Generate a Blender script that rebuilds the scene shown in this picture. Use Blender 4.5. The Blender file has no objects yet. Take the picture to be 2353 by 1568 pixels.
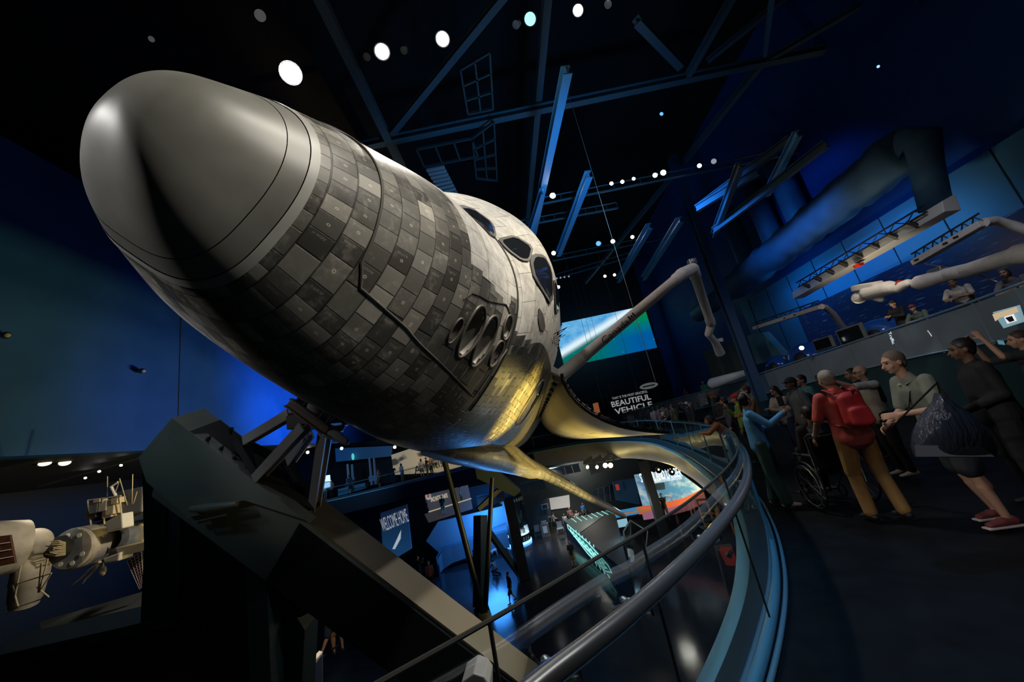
import bpy, bmesh, math, random
import numpy as np
from mathutils import Vector, Matrix
random.seed(7)
SC=bpy.context.scene; COL=SC.collection
PI=math.pi
# ---------------------------------------------------------------- camera
IW,IH,FPX=2353,1568,850.0
def _axes():
    up=np.array([500.-IW/2, IH/2+2450., -FPX]); up/=np.linalg.norm(up)
    fw=np.array([0,0,-1.]); Y=fw-up*fw.dot(up); Y/=np.linalg.norm(Y)
    return np.array([np.cross(Y,up),Y,up])
RC=_axes(); EYE=np.array([0,0,1.72])
def _ray(x,y): return RC@np.array([x-IW/2,-(y-IH/2),-FPX])
def P(x,y,Y=None,X=None,Z=None,D=None):
    """world point seen at photo pixel x,y at a chosen real distance"""
    d=_ray(x,y)
    if Y is not None: k=Y/d[1]
    elif X is not None: k=X/d[0]
    elif Z is not None: k=(Z-EYE[2])/d[2]
    else: k=D/FPX
    return Vector(EYE+d*k)
def camera():
    cd=bpy.data.cameras.new('camera'); co=bpy.data.objects.new('camera',cd); COL.objects.link(co)
    cd.sensor_fit='HORIZONTAL'; cd.sensor_width=36; cd.lens=36*FPX/IW; cd.clip_start=.05; cd.clip_end=300
    M=Matrix([list(r) for r in RC]).to_4x4(); M.translation=Vector(EYE); co.matrix_world=M
    SC.camera=co
camera()
SC.view_settings.view_transform='Standard'; SC.view_settings.look='None'
SC.view_settings.gamma=1; SC.view_settings.exposure=0.0; SC.view_settings.use_curve_mapping=False
# ---------------------------------------------------------------- materials
MATS={}
class NT:
    def __init__(s,m): s.nt=m.node_tree; s.n=s.nt.nodes; s.l=s.nt.links
    def node(s,t,**kw):
        n=s.n.new(t)
        for k,v in kw.items(): setattr(n,k,v)
        return n
    def put(s,inp,v):
        if v is None: return
        if isinstance(v,bpy.types.NodeSocket): s.l.new(v,inp)
        else: inp.default_value=v
    def m(s,op,a,b=None,c=None):
        n=s.node('ShaderNodeMath',operation=op); s.put(n.inputs[0],a)
        if b is not None: s.put(n.inputs[1],b)
        if c is not None: s.put(n.inputs[2],c)
        return n.outputs[0]
    def mix(s,f,a,b):
        n=s.node('ShaderNodeMix',data_type='RGBA'); s.put(n.inputs[0],f); s.put(n.inputs[6],a); s.put(n.inputs[7],b); return n.outputs[2]
    def noise(s,vec,scale,detail=3,rough=.5):
        n=s.node('ShaderNodeTexNoise'); s.put(n.inputs['Vector'],vec); n.inputs['Scale'].default_value=scale; n.inputs['Detail'].default_value=detail; n.inputs['Roughness'].default_value=rough
        return n.outputs[0]
    def ramp(s,f,a,b,lo=0.,hi=1.):
        n=s.node('ShaderNodeMapRange'); s.put(n.inputs[0],f)
        n.inputs[1].default_value=a;n.inputs[2].default_value=b;n.inputs[3].default_value=lo;n.inputs[4].default_value=hi
        return n.outputs[0]
    def wn(s,vec):
        n=s.node('ShaderNodeTexWhiteNoise',noise_dimensions='2D'); s.put(n.inputs['Vector'],vec); return n.outputs[0],n.outputs[1]
    def comb(s,x,y,z=0.):
        n=s.node('ShaderNodeCombineXYZ'); s.put(n.inputs[0],x);s.put(n.inputs[1],y);s.put(n.inputs[2],z); return n.outputs[0]
    def bump(s,h,strength=.3,dist=.01):
        n=s.node('ShaderNodeBump'); n.inputs['Strength'].default_value=strength; n.inputs['Distance'].default_value=dist; s.put(n.inputs['Height'],h); return n.outputs[0]
def c4(c): return (c[0],c[1],c[2],1.)
def mat(name,col=(.5,.5,.5),rough=.5,metal=0.,emit=None,es=0.,noise=0.,nscale=8.,bump=0.,spec=None,coat=0.):
    if name in MATS: return MATS[name]
    m=bpy.data.materials.new(name); m.use_nodes=True; t=NT(m); b=t.n['Principled BSDF']
    b.inputs['Base Color'].default_value=c4(col); b.inputs['Roughness'].default_value=rough; b.inputs['Metallic'].default_value=metal
    if spec is not None: b.inputs['Specular IOR Level'].default_value=spec
    if coat: b.inputs['Coat Weight'].default_value=coat
    tc=t.node('ShaderNodeTexCoord').outputs['Object']
    if noise or bump:
        f=t.noise(tc,nscale,4)
        if noise:
            lo=tuple(max(0,c*(1-noise)) for c in col); hi=tuple(min(1,c*(1+noise)) for c in col)
            t.put(b.inputs['Base Color'],t.mix(t.ramp(f,.3,.7),c4(lo),c4(hi)))
            t.put(b.inputs['Roughness'],t.ramp(f,.3,.7,max(.02,rough*.85),min(1,rough*1.15)))
        if bump: t.put(b.inputs['Normal'],t.bump(f,bump,.02))
    if emit is not None:
        b.inputs['Emission Color'].default_value=c4(emit); b.inputs['Emission Strength'].default_value=es
    MATS[name]=m; return m
def glass(name,tint=(.9,.95,.95),f=.9,rough=.02):
    """thin clear pane: mostly transparent with a glossy reflection by Fresnel"""
    m=bpy.data.materials.new(name); m.use_nodes=True; t=NT(m); t.n.remove(t.n['Principled BSDF']); o=t.n['Material Output']
    tr=t.node('ShaderNodeBsdfTransparent'); tr.inputs[0].default_value=c4(tint)
    g=t.node('ShaderNodeBsdfGlossy'); g.inputs['Roughness'].default_value=rough; g.inputs[0].default_value=(.9,.95,1,1)
    fr=t.node('ShaderNodeFresnel'); fr.inputs[0].default_value=1.5
    mx=t.node('ShaderNodeMixShader'); t.l.new(t.m('MULTIPLY',fr.outputs[0],.7),mx.inputs[0]); t.l.new(tr.outputs[0],mx.inputs[1]); t.l.new(g.outputs[0],mx.inputs[2])
    t.l.new(mx.outputs[0],o.inputs[0]); MATS[name]=m; return m
# ---------------------------------------------------------------- mesh builder
def V(*a): return Vector(a[0]) if len(a)==1 else Vector(a)
def wloc(o):
    v=Vector((0,0,0))
    while o is not None: v=v+o.location; o=o.parent
    return v
def link(o,parent=None):
    COL.objects.link(o)
    if parent is not None: o.parent=parent
    return o
def tag(o,label=None,cat=None,group=None,kind=None):
    if label: o['label']=label
    if cat: o['category']=cat
    if group: o['group']=group
    if kind: o['kind']=kind
    return o
def thing(name,label,cat,loc=(0,0,0),group=None,rz=0.):
    o=bpy.data.objects.new(name,None); o.empty_display_size=.2; link(o); o.location=V(loc); o.rotation_euler=(0,0,rz)
    return tag(o,label,cat,group)
class MB:
    def __init__(s): s.v=[];s.f=[];s.mi=[];s.cur=0
    def add(s,vs,fs):
        b=len(s.v); s.v+= [tuple(x) for x in vs]; s.f+=[tuple(b+i for i in f) for f in fs]; s.mi+=[s.cur]*len(fs); return s
    def slot(s,i): s.cur=i; return s
    def box(s,c,size,R=None):
        c=V(c);hx,hy,hz=[a/2 for a in size]; R=R or Matrix.Identity(3)
        vs=[c+R@Vector((x*hx,y*hy,z*hz)) for z in(-1,1) for y in(-1,1) for x in(-1,1)]
        return s.add(vs,[(0,2,3,1),(4,5,7,6),(0,1,5,4),(2,6,7,3),(0,4,6,2),(1,3,7,5)])
    def beam(s,a,b,w,h,up=(0,0,1)):
        a,b=V(a),V(b); d=(b-a); L=d.length; d.normalize(); u=V(up)
        x=d.cross(u)
        if x.length<1e-4: x=d.cross(Vector((1,0,0)))
        x.normalize(); z=x.cross(d)
        R=Matrix((x,d,z)).transposed()
        return s.box((a+b)/2,(w,L,h),R)
    def ibeam(s,a,b,w,h,t=.04,up=(0,0,1)):
        a,b=V(a),V(b); d=(b-a).normalized(); x=d.cross(V(up))
        if x.length<1e-4: x=d.cross(Vector((1,0,0)))
        x.normalize(); z=x.cross(d)
        s.beam(a+z*(h-t)/2,b+z*(h-t)/2,w,t,up); s.beam(a-z*(h-t)/2,b-z*(h-t)/2,w,t,up); s.beam(a,b,t,h-2*t,up); return s
    def prism(s,pts,ext):
        pts=[V(p) for p in pts]; e=V(ext); n=len(pts)
        return s.add(pts+[p+e for p in pts],[tuple(range(n-1,-1,-1)),tuple(range(n,2*n))]+[(i,(i+1)%n,(i+1)%n+n,i+n) for i in range(n)])
    def poly(s,pts): return s.add(pts,[tuple(range(len(pts)))])
    def hexa(s,bot,top):
        return s.add(list(bot)+list(top),[(3,2,1,0),(4,5,6,7),(0,1,5,4),(1,2,6,5),(2,3,7,6),(3,0,4,7)])
    def tube(s,pts,r,n=10,caps=True,side=None,closed=False):
        pts=[V(p) for p in pts]; m=len(pts)
        if not isinstance(r,(list,tuple)): r=[r]*m
        r=[(q if isinstance(q,(list,tuple)) else (q,q)) for q in r]
        vs=[];prev=None
        for i,p in enumerate(pts):
            if closed: d=pts[(i+1)%m]-pts[i-1]
            else: d=(pts[min(i+1,m-1)]-pts[max(i-1,0)])
            d.normalize()
            if side is not None: x=V(side)-d*V(side).dot(d)
            elif prev is None:
                x=d.cross(Vector((0,0,1)))
                if x.length<.05: x=d.cross(Vector((0,1,0)))
            else: x=prev-d*prev.dot(d)
            x.normalize(); prev=x; y=d.cross(x)
            for k in range(n):
                a=2*PI*k/n; vs.append(p+x*math.cos(a)*r[i][0]+y*math.sin(a)*r[i][1])
        fs=[]
        for i in range(m if closed else m-1):
            for k in range(n):
                a=i*n+k;b=i*n+(k+1)%n;c=((i+1)%m)*n+(k+1)%n;d=((i+1)%m)*n+k; fs.append((a,b,c,d))
        if caps and not closed: fs+= [tuple(range(n-1,-1,-1)),tuple((m-1)*n+k for k in range(n))]
        return s.add(vs,fs)
    def capsule(s,a,b,ra,rb,n=10,side=None):
        a,b=V(a),V(b); d=(b-a); L=d.length
        if L<1e-6: d=Vector((0,0,1))
        d.normalize()
        ra=ra if isinstance(ra,(list,tuple)) else (ra,ra); rb=rb if isinstance(rb,(list,tuple)) else (rb,rb)
        ps=[];rs=[]
        for k in (0,25,50,75): 
            q=math.radians(k); ps.append(a-d*min(ra)*math.cos(q)*.999); rs.append((max(ra[0]*math.sin(q),.0005),max(ra[1]*math.sin(q),.0005)))
        ps.append(a);rs.append(ra);ps.append(b+d*1e-5);rs.append(rb)
        for k in (75,50,25,0):
            q=math.radians(k); ps.append(b+d*min(rb)*math.cos(q)); rs.append((max(rb[0]*math.sin(q),.0005),max(rb[1]*math.sin(q),.0005)))
        return s.tube(ps,rs,n,True,side)
    def ell(s,c,r,n=14,m=9,R=None):
        c=V(c); R=R or Matrix.Identity(3); vs=[c+R@Vector((0,0,-r[2]))]
        for i in range(1,m):
            p=-PI/2+PI*i/m
            for k in range(n):
                a=2*PI*k/n; vs.append(c+R@Vector((math.cos(p)*math.cos(a)*r[0],math.cos(p)*math.sin(a)*r[1],math.sin(p)*r[2])))
        vs.append(c+R@Vector((0,0,r[2]))); fs=[]
        for k in range(n): fs.append((0,1+(k+1)%n,1+k)); fs.append((len(vs)-1,len(vs)-1-n+k,len(vs)-1-n+(k+1)%n))
        for i in range(m-2):
            for k in range(n): a=1+i*n+k;b=1+i*n+(k+1)%n; fs.append((a,b,b+n,a+n))
        return s.add(vs,fs)
    def lathe(s,a,d,prof,n=24,x0=None):
        """prof list of (dist along d, radius)"""
        a=V(a);d=V(d).normalized()
        return s.tube([a+d*t for t,_ in prof],[max(r,.0005) for _,r in prof],n,True) if all(prof[i][0]<prof[i+1][0] for i in range(len(prof)-1)) else s._lathe(a,d,prof,n)
    def _lathe(s,a,d,prof,n):
        a=V(a); d=V(d).normalized()
        x=d.cross(Vector((0,0,1)))
        if x.length<.05: x=d.cross(Vector((0,1,0)))
        x.normalize();y=d.cross(x);vs=[];fs=[]
        for t,r in prof:
            for k in range(n):
                q=2*PI*k/n; vs.append(a+d*t+(x*math.cos(q)+y*math.sin(q))*max(r,.0005))
        for i in range(len(prof)-1):
            for k in range(n): A=i*n+k;B=i*n+(k+1)%n; fs.append((A,B,B+n,A+n))
        return s.add(vs,fs)
    def grid(s,rows,closed=False,flip=False):
        n=len(rows[0]); vs=[p for r in rows for p in r]; fs=[]
        for i in range(len(rows)-1):
            for k in range(n if closed else n-1):
                a=i*n+k;b=i*n+(k+1)%n; q=(a,b,b+n,a+n); fs.append(q[::-1] if flip else q)
        return s.add(vs,fs)
    def build(s,name,m=None,parent=None,smooth=False,label=None,bevel=0.,local=False,weld=False):
        me=bpy.data.meshes.new(name); off=Vector((0,0,0)) if local or parent is None else wloc(parent)
        me.from_pydata([tuple(Vector(v)-off) for v in s.v],[],s.f); me.update()
        ms=m if isinstance(m,(list,tuple)) else ([m] if m else [])
        for q in ms: me.materials.append(q)
        if len(ms)>1: me.polygons.foreach_set('material_index',s.mi)
        if weld:
            bm=bmesh.new();bm.from_mesh(me);bmesh.ops.remove_doubles(bm,verts=bm.verts,dist=1e-4);bmesh.ops.recalc_face_normals(bm,faces=bm.faces);bm.to_mesh(me);bm.free()
        if smooth:
            me.polygons.foreach_set('use_smooth',[True]*len(me.polygons))
            if smooth!='all':
                try: me.set_sharp_from_angle(angle=math.radians(40))
                except Exception: pass
        o=bpy.data.objects.new(name,me); link(o,parent)
        if bevel:
            b=o.modifiers.new('bevel','BEVEL'); b.width=bevel; b.segments=2; b.limit_method='ANGLE'
        if label: o['label']=label
        return o
def recenter(o):
    """put the origin of a one-mesh thing at its base centre"""
    me=o.data; n=len(me.vertices); a=np.empty(n*3); me.vertices.foreach_get('co',a); a=a.reshape(-1,3)
    c=np.array([(a[:,0].min()+a[:,0].max())/2,(a[:,1].min()+a[:,1].max())/2,a[:,2].min()])
    me.vertices.foreach_set('co',(a-c).ravel()); me.update(); o.location=Vector(c)+o.location; return o
def solo(mb,name,m,label,cat,group=None,smooth=False,bevel=0.):
    return recenter(tag(mb.build(name,m,None,smooth,bevel=bevel),label,cat,group))
def struct(mb,name,m,smooth=False):
    return tag(mb.build(name,m,None,smooth),kind='structure')
def copy_tree(o,parent=None):
    c=o.copy(); COL.objects.link(c); c.parent=parent
    for ch in o.children: copy_tree(ch,c)
    return c
def remesh(mb,vox,smooth_it=4,fac=.5):
    me=bpy.data.meshes.new('tmp'); me.from_pydata(mb.v,[],mb.f); me.update()
    o=bpy.data.objects.new('tmp',me); COL.objects.link(o)
    r=o.modifiers.new('r','REMESH'); r.mode='VOXEL'; r.voxel_size=vox
    if smooth_it: q=o.modifiers.new('s','SMOOTH'); q.iterations=smooth_it; q.factor=fac
    dg=bpy.context.evaluated_depsgraph_get(); dg.update(); e=o.evaluated_get(dg)
    nm=bpy.data.meshes.new_from_object(e,depsgraph=dg)
    bpy.data.objects.remove(o); bpy.data.meshes.remove(me)
    nm.polygons.foreach_set('use_smooth',[True]*len(nm.polygons))
    return nm
def text_mesh(txt,size=1.,ext=.01,bold=0.,shear=0.,sp=1.):
    cu=bpy.data.curves.new('t','FONT'); cu.body=txt; cu.size=size; cu.extrude=ext; cu.align_x='CENTER'; cu.align_y='CENTER'; cu.offset=bold; cu.shear=shear; cu.space_character=sp; cu.resolution_u=3
    o=bpy.data.objects.new('t',cu); COL.objects.link(o); dg=bpy.context.evaluated_depsgraph_get(); dg.update()
    me=bpy.data.meshes.new_from_object(o.evaluated_get(dg),depsgraph=dg); bpy.data.objects.remove(o); return me
def text(txt,m,org,xd,yd,w=None,h=None,ext=.01,bold=0.,parent=None,name='lettering',sp=1.,fit=True):
    """letters centred at org, running along xd, upright along yd, scaled to width w / height h"""
    me=text_mesh(txt,1.,0.,bold,0.,sp); n=len(me.vertices); a=np.empty(n*3); me.vertices.foreach_get('co',a); a=a.reshape(-1,3)
    mn,mx=a.min(0),a.max(0); a-= (mn+mx)/2; sx=(w/(mx[0]-mn[0])) if w else None; sy=(h/(mx[1]-mn[1])) if h else None
    sx=sx or sy; sy=sy or sx
    xd,yd=V(xd).normalized(),V(yd).normalized(); yd=(yd-xd*yd.dot(xd)).normalized(); nd=xd.cross(yd)
    off=Vector((0,0,0)) if parent is None else wloc(parent)
    vs=[V(org)-off+xd*float(p[0])*sx+yd*float(p[1])*sy+nd*.004 for p in a]
    me.vertices.foreach_set('co',np.array([tuple(v) for v in vs]).ravel()); me.update(); me.materials.clear(); me.materials.append(m)
    o=bpy.data.objects.new(name,me); link(o,parent)
    if ext: s=o.modifiers.new('s','SOLIDIFY'); s.thickness=ext; s.offset=1
    return o
def spot(loc,to,power,col=(1,1,1),ang=40,blend=.5,r=.1,name='spot'):
    l=bpy.data.lights.new(name,'SPOT'); l.energy=power; l.color=col; l.spot_size=math.radians(ang); l.spot_blend=blend; l.shadow_soft_size=r
    o=bpy.data.objects.new(name,l); link(o); o.location=V(loc); o.rotation_euler=(V(to)-V(loc)).to_track_quat('-Z','Y').to_euler(); return o
def point(loc,power,col=(1,1,1),r=.2,name='lamp'):
    l=bpy.data.lights.new(name,'POINT'); l.energy=power; l.color=col; l.shadow_soft_size=r
    o=bpy.data.objects.new(name,l); link(o); o.location=V(loc); return o
def area(loc,to,power,col,sx,sy,name='softlight'):
    l=bpy.data.lights.new(name,'AREA'); l.energy=power; l.color=col; l.shape='RECTANGLE'; l.size=sx; l.size_y=sy
    o=bpy.data.objects.new(name,l); link(o); o.location=V(loc); o.rotation_euler=(V(to)-V(loc)).to_track_quat('-Z','Y').to_euler(); return o
# ================================================================ ORBITER
_yaw,_pit,_rol=math.radians(-.728),math.radians(-1.067),math.radians(43.2)
def _rm():
    ax=np.array([math.sin(_yaw)*math.cos(_pit),math.cos(_yaw)*math.cos(_pit),math.sin(_pit)])
    s0=np.cross(ax,[0,0,1.]);s0/=np.linalg.norm(s0); u0=np.cross(s0,ax)
    y=-s0*math.cos(_rol)+u0*math.sin(_rol); return np.stack([ax,y,np.cross(ax,y)],1)
OM=_rm(); OT=np.array([-.93,1.65,5.131])
def L(x,y,z): return Vector(OM@np.array([x,y,z],float)+OT)
def Ld(x,y,z): return Vector(OM@np.array([x,y,z],float))
_XS=[0,.12,.4,1.0,1.7,2.6,3.6,4.3,5.4,6.7,8.8,40]
_W=[.0,.297,.542,.916,1.326,1.732,2.097,2.211,2.354,2.5,2.663,2.663]
_T=[-1.455,-1.125,-.891,-.50,-.13,.309,.644,1.175,1.999,2.298,2.429,2.45]
_B=[-1.455,-1.786,-2.10,-2.42,-2.68,-2.871,-3.019,-3.136,-3.242,-3.334,-3.373,-3.4]
def _pchip(xs,ys):
    xs=[math.sqrt(x) for x in xs]; n=len(xs); h=[xs[i+1]-xs[i] for i in range(n-1)]; d=[(ys[i+1]-ys[i])/h[i] for i in range(n-1)]
    m=[d[0]]+[0 if d[i-1]*d[i]<=0 else 2*d[i-1]*d[i]/(d[i-1]+d[i]) for i in range(1,n-1)]+[d[-1]]
    def f(x):
        u=math.sqrt(max(x,0)); i=0
        while i<n-2 and u>xs[i+1]: i+=1
        t=(u-xs[i])/h[i]; t2=t*t;t3=t2*t
        return (2*t3-3*t2+1)*ys[i]+(t3-2*t2+t)*h[i]*m[i]+(-2*t3+3*t2)*ys[i+1]+(t3-t2)*h[i]*m[i+1]
    return f
_fw,_ft,_fb=_pchip(_XS,_W),_pchip(_XS,_T),_pchip(_XS,_B)
def sloc(x,th):
    a=math.radians(th);w,t,b=_fw(x),_ft(x),_fb(x);zc=b+(t-b)*.42;c,s=math.cos(a),math.sin(a);e=2/2.3 if s>0 else 2/3.
    y=w*math.copysign(abs(c)**e,c); z=zc+((t-zc) if s>0 else (zc-b))*math.copysign(abs(s)**e,s); return np.array([x,y,z])
def S(x,th,off=0.):
    p=sloc(x,th)
    if off:
        a=sloc(x,th+.5)-sloc(x,th-.5); b=sloc(x+.02,th)-sloc(max(x-.02,0.002),th); n=np.cross(b,a); n/=np.linalg.norm(n)
        if n[1]*p[1]<0 or (abs(p[1])<.2 and n[2]*(p[2]+1.2)<0): n=-n
        p=p+n*off
    return L(*p)
def fold(th):
    th%=360; return th if 90<=th<=270 else (180-th)%360
def inpoly(x,y,pl):
    c=False;n=len(pl)
    for i in range(n):
        (x1,y1),(x2,y2)=pl[i],pl[i-1]
        if (y1>y)!=(y2>y) and x<(x2-x1)*(y-y1)/(y2-y1)+x1: c=not c
    return c
def tile_mat(name,rh,bw,lo,hi,tint=(1,.97,.92),light=.14,smear=.25,marks=True,rough=.4,bst=.5,mort=.035):
    m=bpy.data.materials.new(name); m.use_nodes=True; t=NT(m); b=t.n['Principled BSDF']
    uv=t.node('ShaderNodeUVMap'); uv.uv_map='skin'; sp=t.node('ShaderNodeSeparateXYZ'); t.l.new(uv.outputs[0],sp.inputs[0])
    u=t.m('DIVIDE',sp.outputs[0],rh); row=t.m('FLOOR',u); fu=t.m('FRACT',u)
    v=t.m('ADD',t.m('DIVIDE',sp.outputs[1],bw),t.m('MULTIPLY',t.m('MODULO',row,2.),.5)); cel=t.m('FLOOR',v); fv=t.m('FRACT',v)
    r1,rc=t.wn(t.comb(row,cel)); r2,_=t.wn(t.comb(t.m('ADD',row,37.3),t.m('ADD',cel,11.7)))
    obj=t.node('ShaderNodeTexCoord').outputs['Object']
    eu=t.m('MINIMUM',fu,t.m('SUBTRACT',1.,fu)); ev=t.m('MINIMUM',fv,t.m('SUBTRACT',1.,fv)); e=t.m('MINIMUM',eu,ev); edge=t.ramp(e,mort*.5,mort,0,1)
    base=t.ramp(t.m('POWER',r1,1.6),0,1,lo,hi); sel=t.m('GREATER_THAN',r2,1-light)
    val=t.m('ADD',base,t.m('MULTIPLY',sel,hi*.9))
    n1=t.noise(obj,3.1,5,.62); n2=t.noise(obj,14.,4,.6)
    sm=t.m('MULTIPLY',t.ramp(n1,.5,.68,0,1),t.ramp(n2,.42,.6,0,1)); val=t.m('ADD',val,t.m('MULTIPLY',sm,smear*hi*3))
    val=t.m('MULTIPLY',val,t.ramp(edge,0,1,.22,1))
    if name=='white_blanket':
        fine=t.m('FRACT',t.m('DIVIDE',sp.outputs[0],.045)); val=t.m('MULTIPLY',val,t.ramp(t.m('ABSOLUTE',t.m('SUBTRACT',fine,.5)),.36,.5,1.,.72)); n5=t.noise(obj,5.,5,.7); val=t.m('MULTIPLY',val,t.ramp(n5,.35,.62,.68,1.08))
    if marks:
        du=t.m('SUBTRACT',fu,.5);dv=t.m('MULTIPLY',t.m('SUBTRACT',fv,.5),1.); d=t.m('SQRT',t.m('ADD',t.m('MULTIPLY',du,du),t.m('MULTIPLY',dv,dv)))
        ringm=t.m('MULTIPLY',t.m('LESS_THAN',t.m('ABSOLUTE',t.m('SUBTRACT',d,.055)),.018),t.m('GREATER_THAN',r2,.4))
        val=t.m('ADD',val,t.m('MULTIPLY',ringm,.3))
        # small dashes of inspection lettering on some tiles
        band=t.m('MULTIPLY',t.m('LESS_THAN',t.m('ABSOLUTE',t.m('SUBTRACT',fv,.2)),.06),t.m('LESS_THAN',t.m('ABSOLUTE',t.m('SUBTRACT',fu,.45)),.25))
        n3=t.noise(obj,160.,1); band=t.m('MULTIPLY',t.m('MULTIPLY',band,t.m('GREATER_THAN',n3,.56)),t.m('LESS_THAN',r1,.35)); val=t.m('ADD',val,t.m('MULTIPLY',band,.22))
    cc=t.node('ShaderNodeCombineColor')
    for i in range(3): t.put(cc.inputs[i],t.m('MULTIPLY',val,tint[i]))
    t.l.new(cc.outputs[0],b.inputs['Base Color'])
    t.put(b.inputs['Roughness'],t.m('ADD',t.ramp(r1,0,1,rough*.75,rough*1.2),t.m('MULTIPLY',n2,.1)))
    hgt=t.m('ADD',edge,t.m('ADD',t.m('MULTIPLY',r2,.35),t.m('MULTIPLY',n2,.2)))
    t.put(b.inputs['Normal'],t.bump(hgt,bst,.008)); MATS[name]=m; return m
M_tile=tile_mat('black_silica_tile',.2,.85,.045,.17,tint=(1,.95,.84))
M_tile2=tile_mat('black_belly_tile',.15,.42,.05,.11,tint=(1,.96,.88),light=.1,smear=.1,marks=False,rough=.38,bst=.7,mort=.06)
M_blank=tile_mat('white_blanket',.55,1.4,.56,.66,tint=(1,.97,.93),light=.0,smear=.02,marks=False,rough=.75,bst=.3,mort=.012)
M_rcc=mat('carbon_nose_cap',(.17,.17,.155),.42,noise=.28,nscale=1.4,bump=.05)
M_ring=mat('nose_seal_ring',(.34,.34,.32),.45,noise=.12,nscale=2)
M_gap=mat('black_gap_filler',(.012,.012,.012),.6)
M_frame=mat('window_frame_tile',(.1,.095,.09),.5,noise=.3,nscale=9)
M_glassd=mat('dark_window_glass',(.012,.014,.018),.06,spec=.6)
M_noz=mat('thruster_nozzle_metal',(.34,.32,.29),.45,.15,noise=.25,nscale=6)
M_nozrim=mat('thruster_nozzle_collar',(.13,.115,.1),.4,noise=.3,nscale=10)
M_white=mat('white_painted_panel',(.66,.65,.62),.45,noise=.06,nscale=3)
M_door=tile_mat('cargo_door_blanket',1.5,3.,.50,.6,tint=(1,.96,.88),light=0,smear=.02,marks=False,rough=.5,bst=.2,mort=.006)
M_rad=mat('silver_radiator',(.7,.7,.72),.25,.8)
M_blackm=mat('black_metal',(.015,.015,.017),.45)
M_steel=mat('bright_steel',(.55,.55,.56),.3,.9)
orb=thing('space_shuttle','huge winged spaceplane with black tiled nose tilted over the hall, cargo doors open','spacecraft',L(0,0,-1.45))
def uvskin(o,data):
    uv=o.data.uv_layers.new(name='skin'); 
    data=list(data)+[(0.,0.)]*max(0,len(o.data.vertices)-len(data)); li=np.empty(len(o.data.loops),dtype=np.int32); o.data.loops.foreach_get('vertex_index',li)
    uv.data.foreach_set('uv',np.array(data,dtype=np.float32)[li].ravel())
def ringmesh(x0,x1,nx,th0=0,th1=360,dth=2.,off=0.,drop=None,white=None,pw=1.):
    mb=MB(); xs=[x0+(x1-x0)*(i/nx)**pw for i in range(nx+1)]; full=th1-th0>=360; nth=int(round((th1-th0)/dth)); cols=nth+1
    # duplicate seam column (at the belly centre line) so that tile coordinates never wrap
    uv=[]
    for x in xs:
        for k in range(cols):
            th=th0+k*dth; mb.v.append(tuple(S(max(x,.0004),th,off))); uv.append((x,th/10.))
    for i in range(nx):
        for k in range(nth):
            xm=(xs[i]+xs[i+1])/2; tm=th0+(k+.5)*dth
            if drop and drop(xm,fold(tm),tm): continue
            a=i*cols+k; mb.f.append((a,a+1,a+1+cols,a+cols)); mb.mi.append(white(xm,fold(tm)) if white else 0)
    return mb,uv
NOZ=[(2.45,173,.06,4.),(2.72,169.5,.135,8.6),(3.03,169.5,.135,8.6),(3.42,160.3,.105,4.6),(3.40,171.2,.105,4.4)]
def dropf(x,t,raw):
    if 90<=raw%360<=270:
        for cx,ct,rx,rt in NOZ:
            if ((x-cx)/rx)**2+((t-ct)/rt)**2<1.0: return True
    return False
def whitef(x,t):
    if 2.36<x<3.67:
        return 1 if t<np.interp(x,[2.36,2.6,3.05,3.35,3.42,3.67],[147,147,150,153,146,147]) else 0
    if x>=3.67: return 1 if t<np.interp(x,[3.67,4.6,6,8.8],[160,165,166,167]) else (2 if x>3.67 else 0)
    return 0
T0=-90.
mb,uv=ringmesh(0.,.52,26,T0,T0+360,4,0,pw=2.); mb.v.append(tuple(L(0,0,-1.455))); nv=len(mb.v)-1; mb.f+=[(nv,k+1,k) for k in range(90)]; mb.mi+=[0]*90; uv.append((0,0)); o=mb.build('nose_cap',M_rcc,orb,'all',label='smooth grey carbon nose cap'); uvskin(o,uv)
mb,uv=ringmesh(.525,.655,6,T0,T0+360,4,.002); o=mb.build('nose_collar',M_rcc,orb,'all'); uvskin(o,uv)
mb,uv=ringmesh(.66,.72,4,T0,T0+360,4,.008); o=mb.build('nose_seal_ring',M_ring,orb,'all',label='paler grey ring behind the nose cap'); uvskin(o,uv)
mb,uv=ringmesh(.72,8.8,202,T0,T0+360,2,0,dropf,whitef); o=mb.build('forward_fuselage',[M_tile,M_blank,M_tile2],orb,'all',label='black and white tiled front fuselage'); uvskin(o,uv)
# ring seams and raised module border
def seam(path,r,name,m,closed=False,off=.004,par=orb):
    pts=[]
    for i in range(len(path)-(0 if closed else 1)):
        (x0,t0),(x1,t1)=path[i],path[(i+1)%len(path)]; n=max(1,int(abs(t1-t0)/3+abs(x1-x0)/.12))
        for k in range(n): pts.append(S(x0+(x1-x0)*k/n,t0+(t1-t0)*k/n,off))
    if not closed: pts.append(S(*path[-1],off))
    mb=MB(); mb.tube(pts,r,6,closed=closed); return mb.build(name,m,par,True)
seam([(.522,t) for t in range(0,360,6)],.006,'cap_joint',M_gap,True,.002)
seam([(.6575,t) for t in range(0,360,6)],.004,'collar_joint',M_gap,True,.002)
seam([(.73,t) for t in range(0,360,6)],.008,'ring_joint',M_gap,True,.002)
seam([(1.22,60),(1.22,100),(1.2,150),(1.22,171),(1.32,178),(2.1,180.5),(3.5,184.5),(3.52,176),(3.66,168)],.014,'module_border',mat('module_border_seal',(.09,.085,.075),.45))
seam([(3.67,t) for t in range(-10,192,4)],.02,'cabin_joint',M_gap)
seam([(2.36,162),(2.46,158),(2.62,157),(2.8,156.5),(3.25,152),(3.5,156),(3.55,166),(3.3,168)],.009,'thruster_panel_seam',M_gap)
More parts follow.
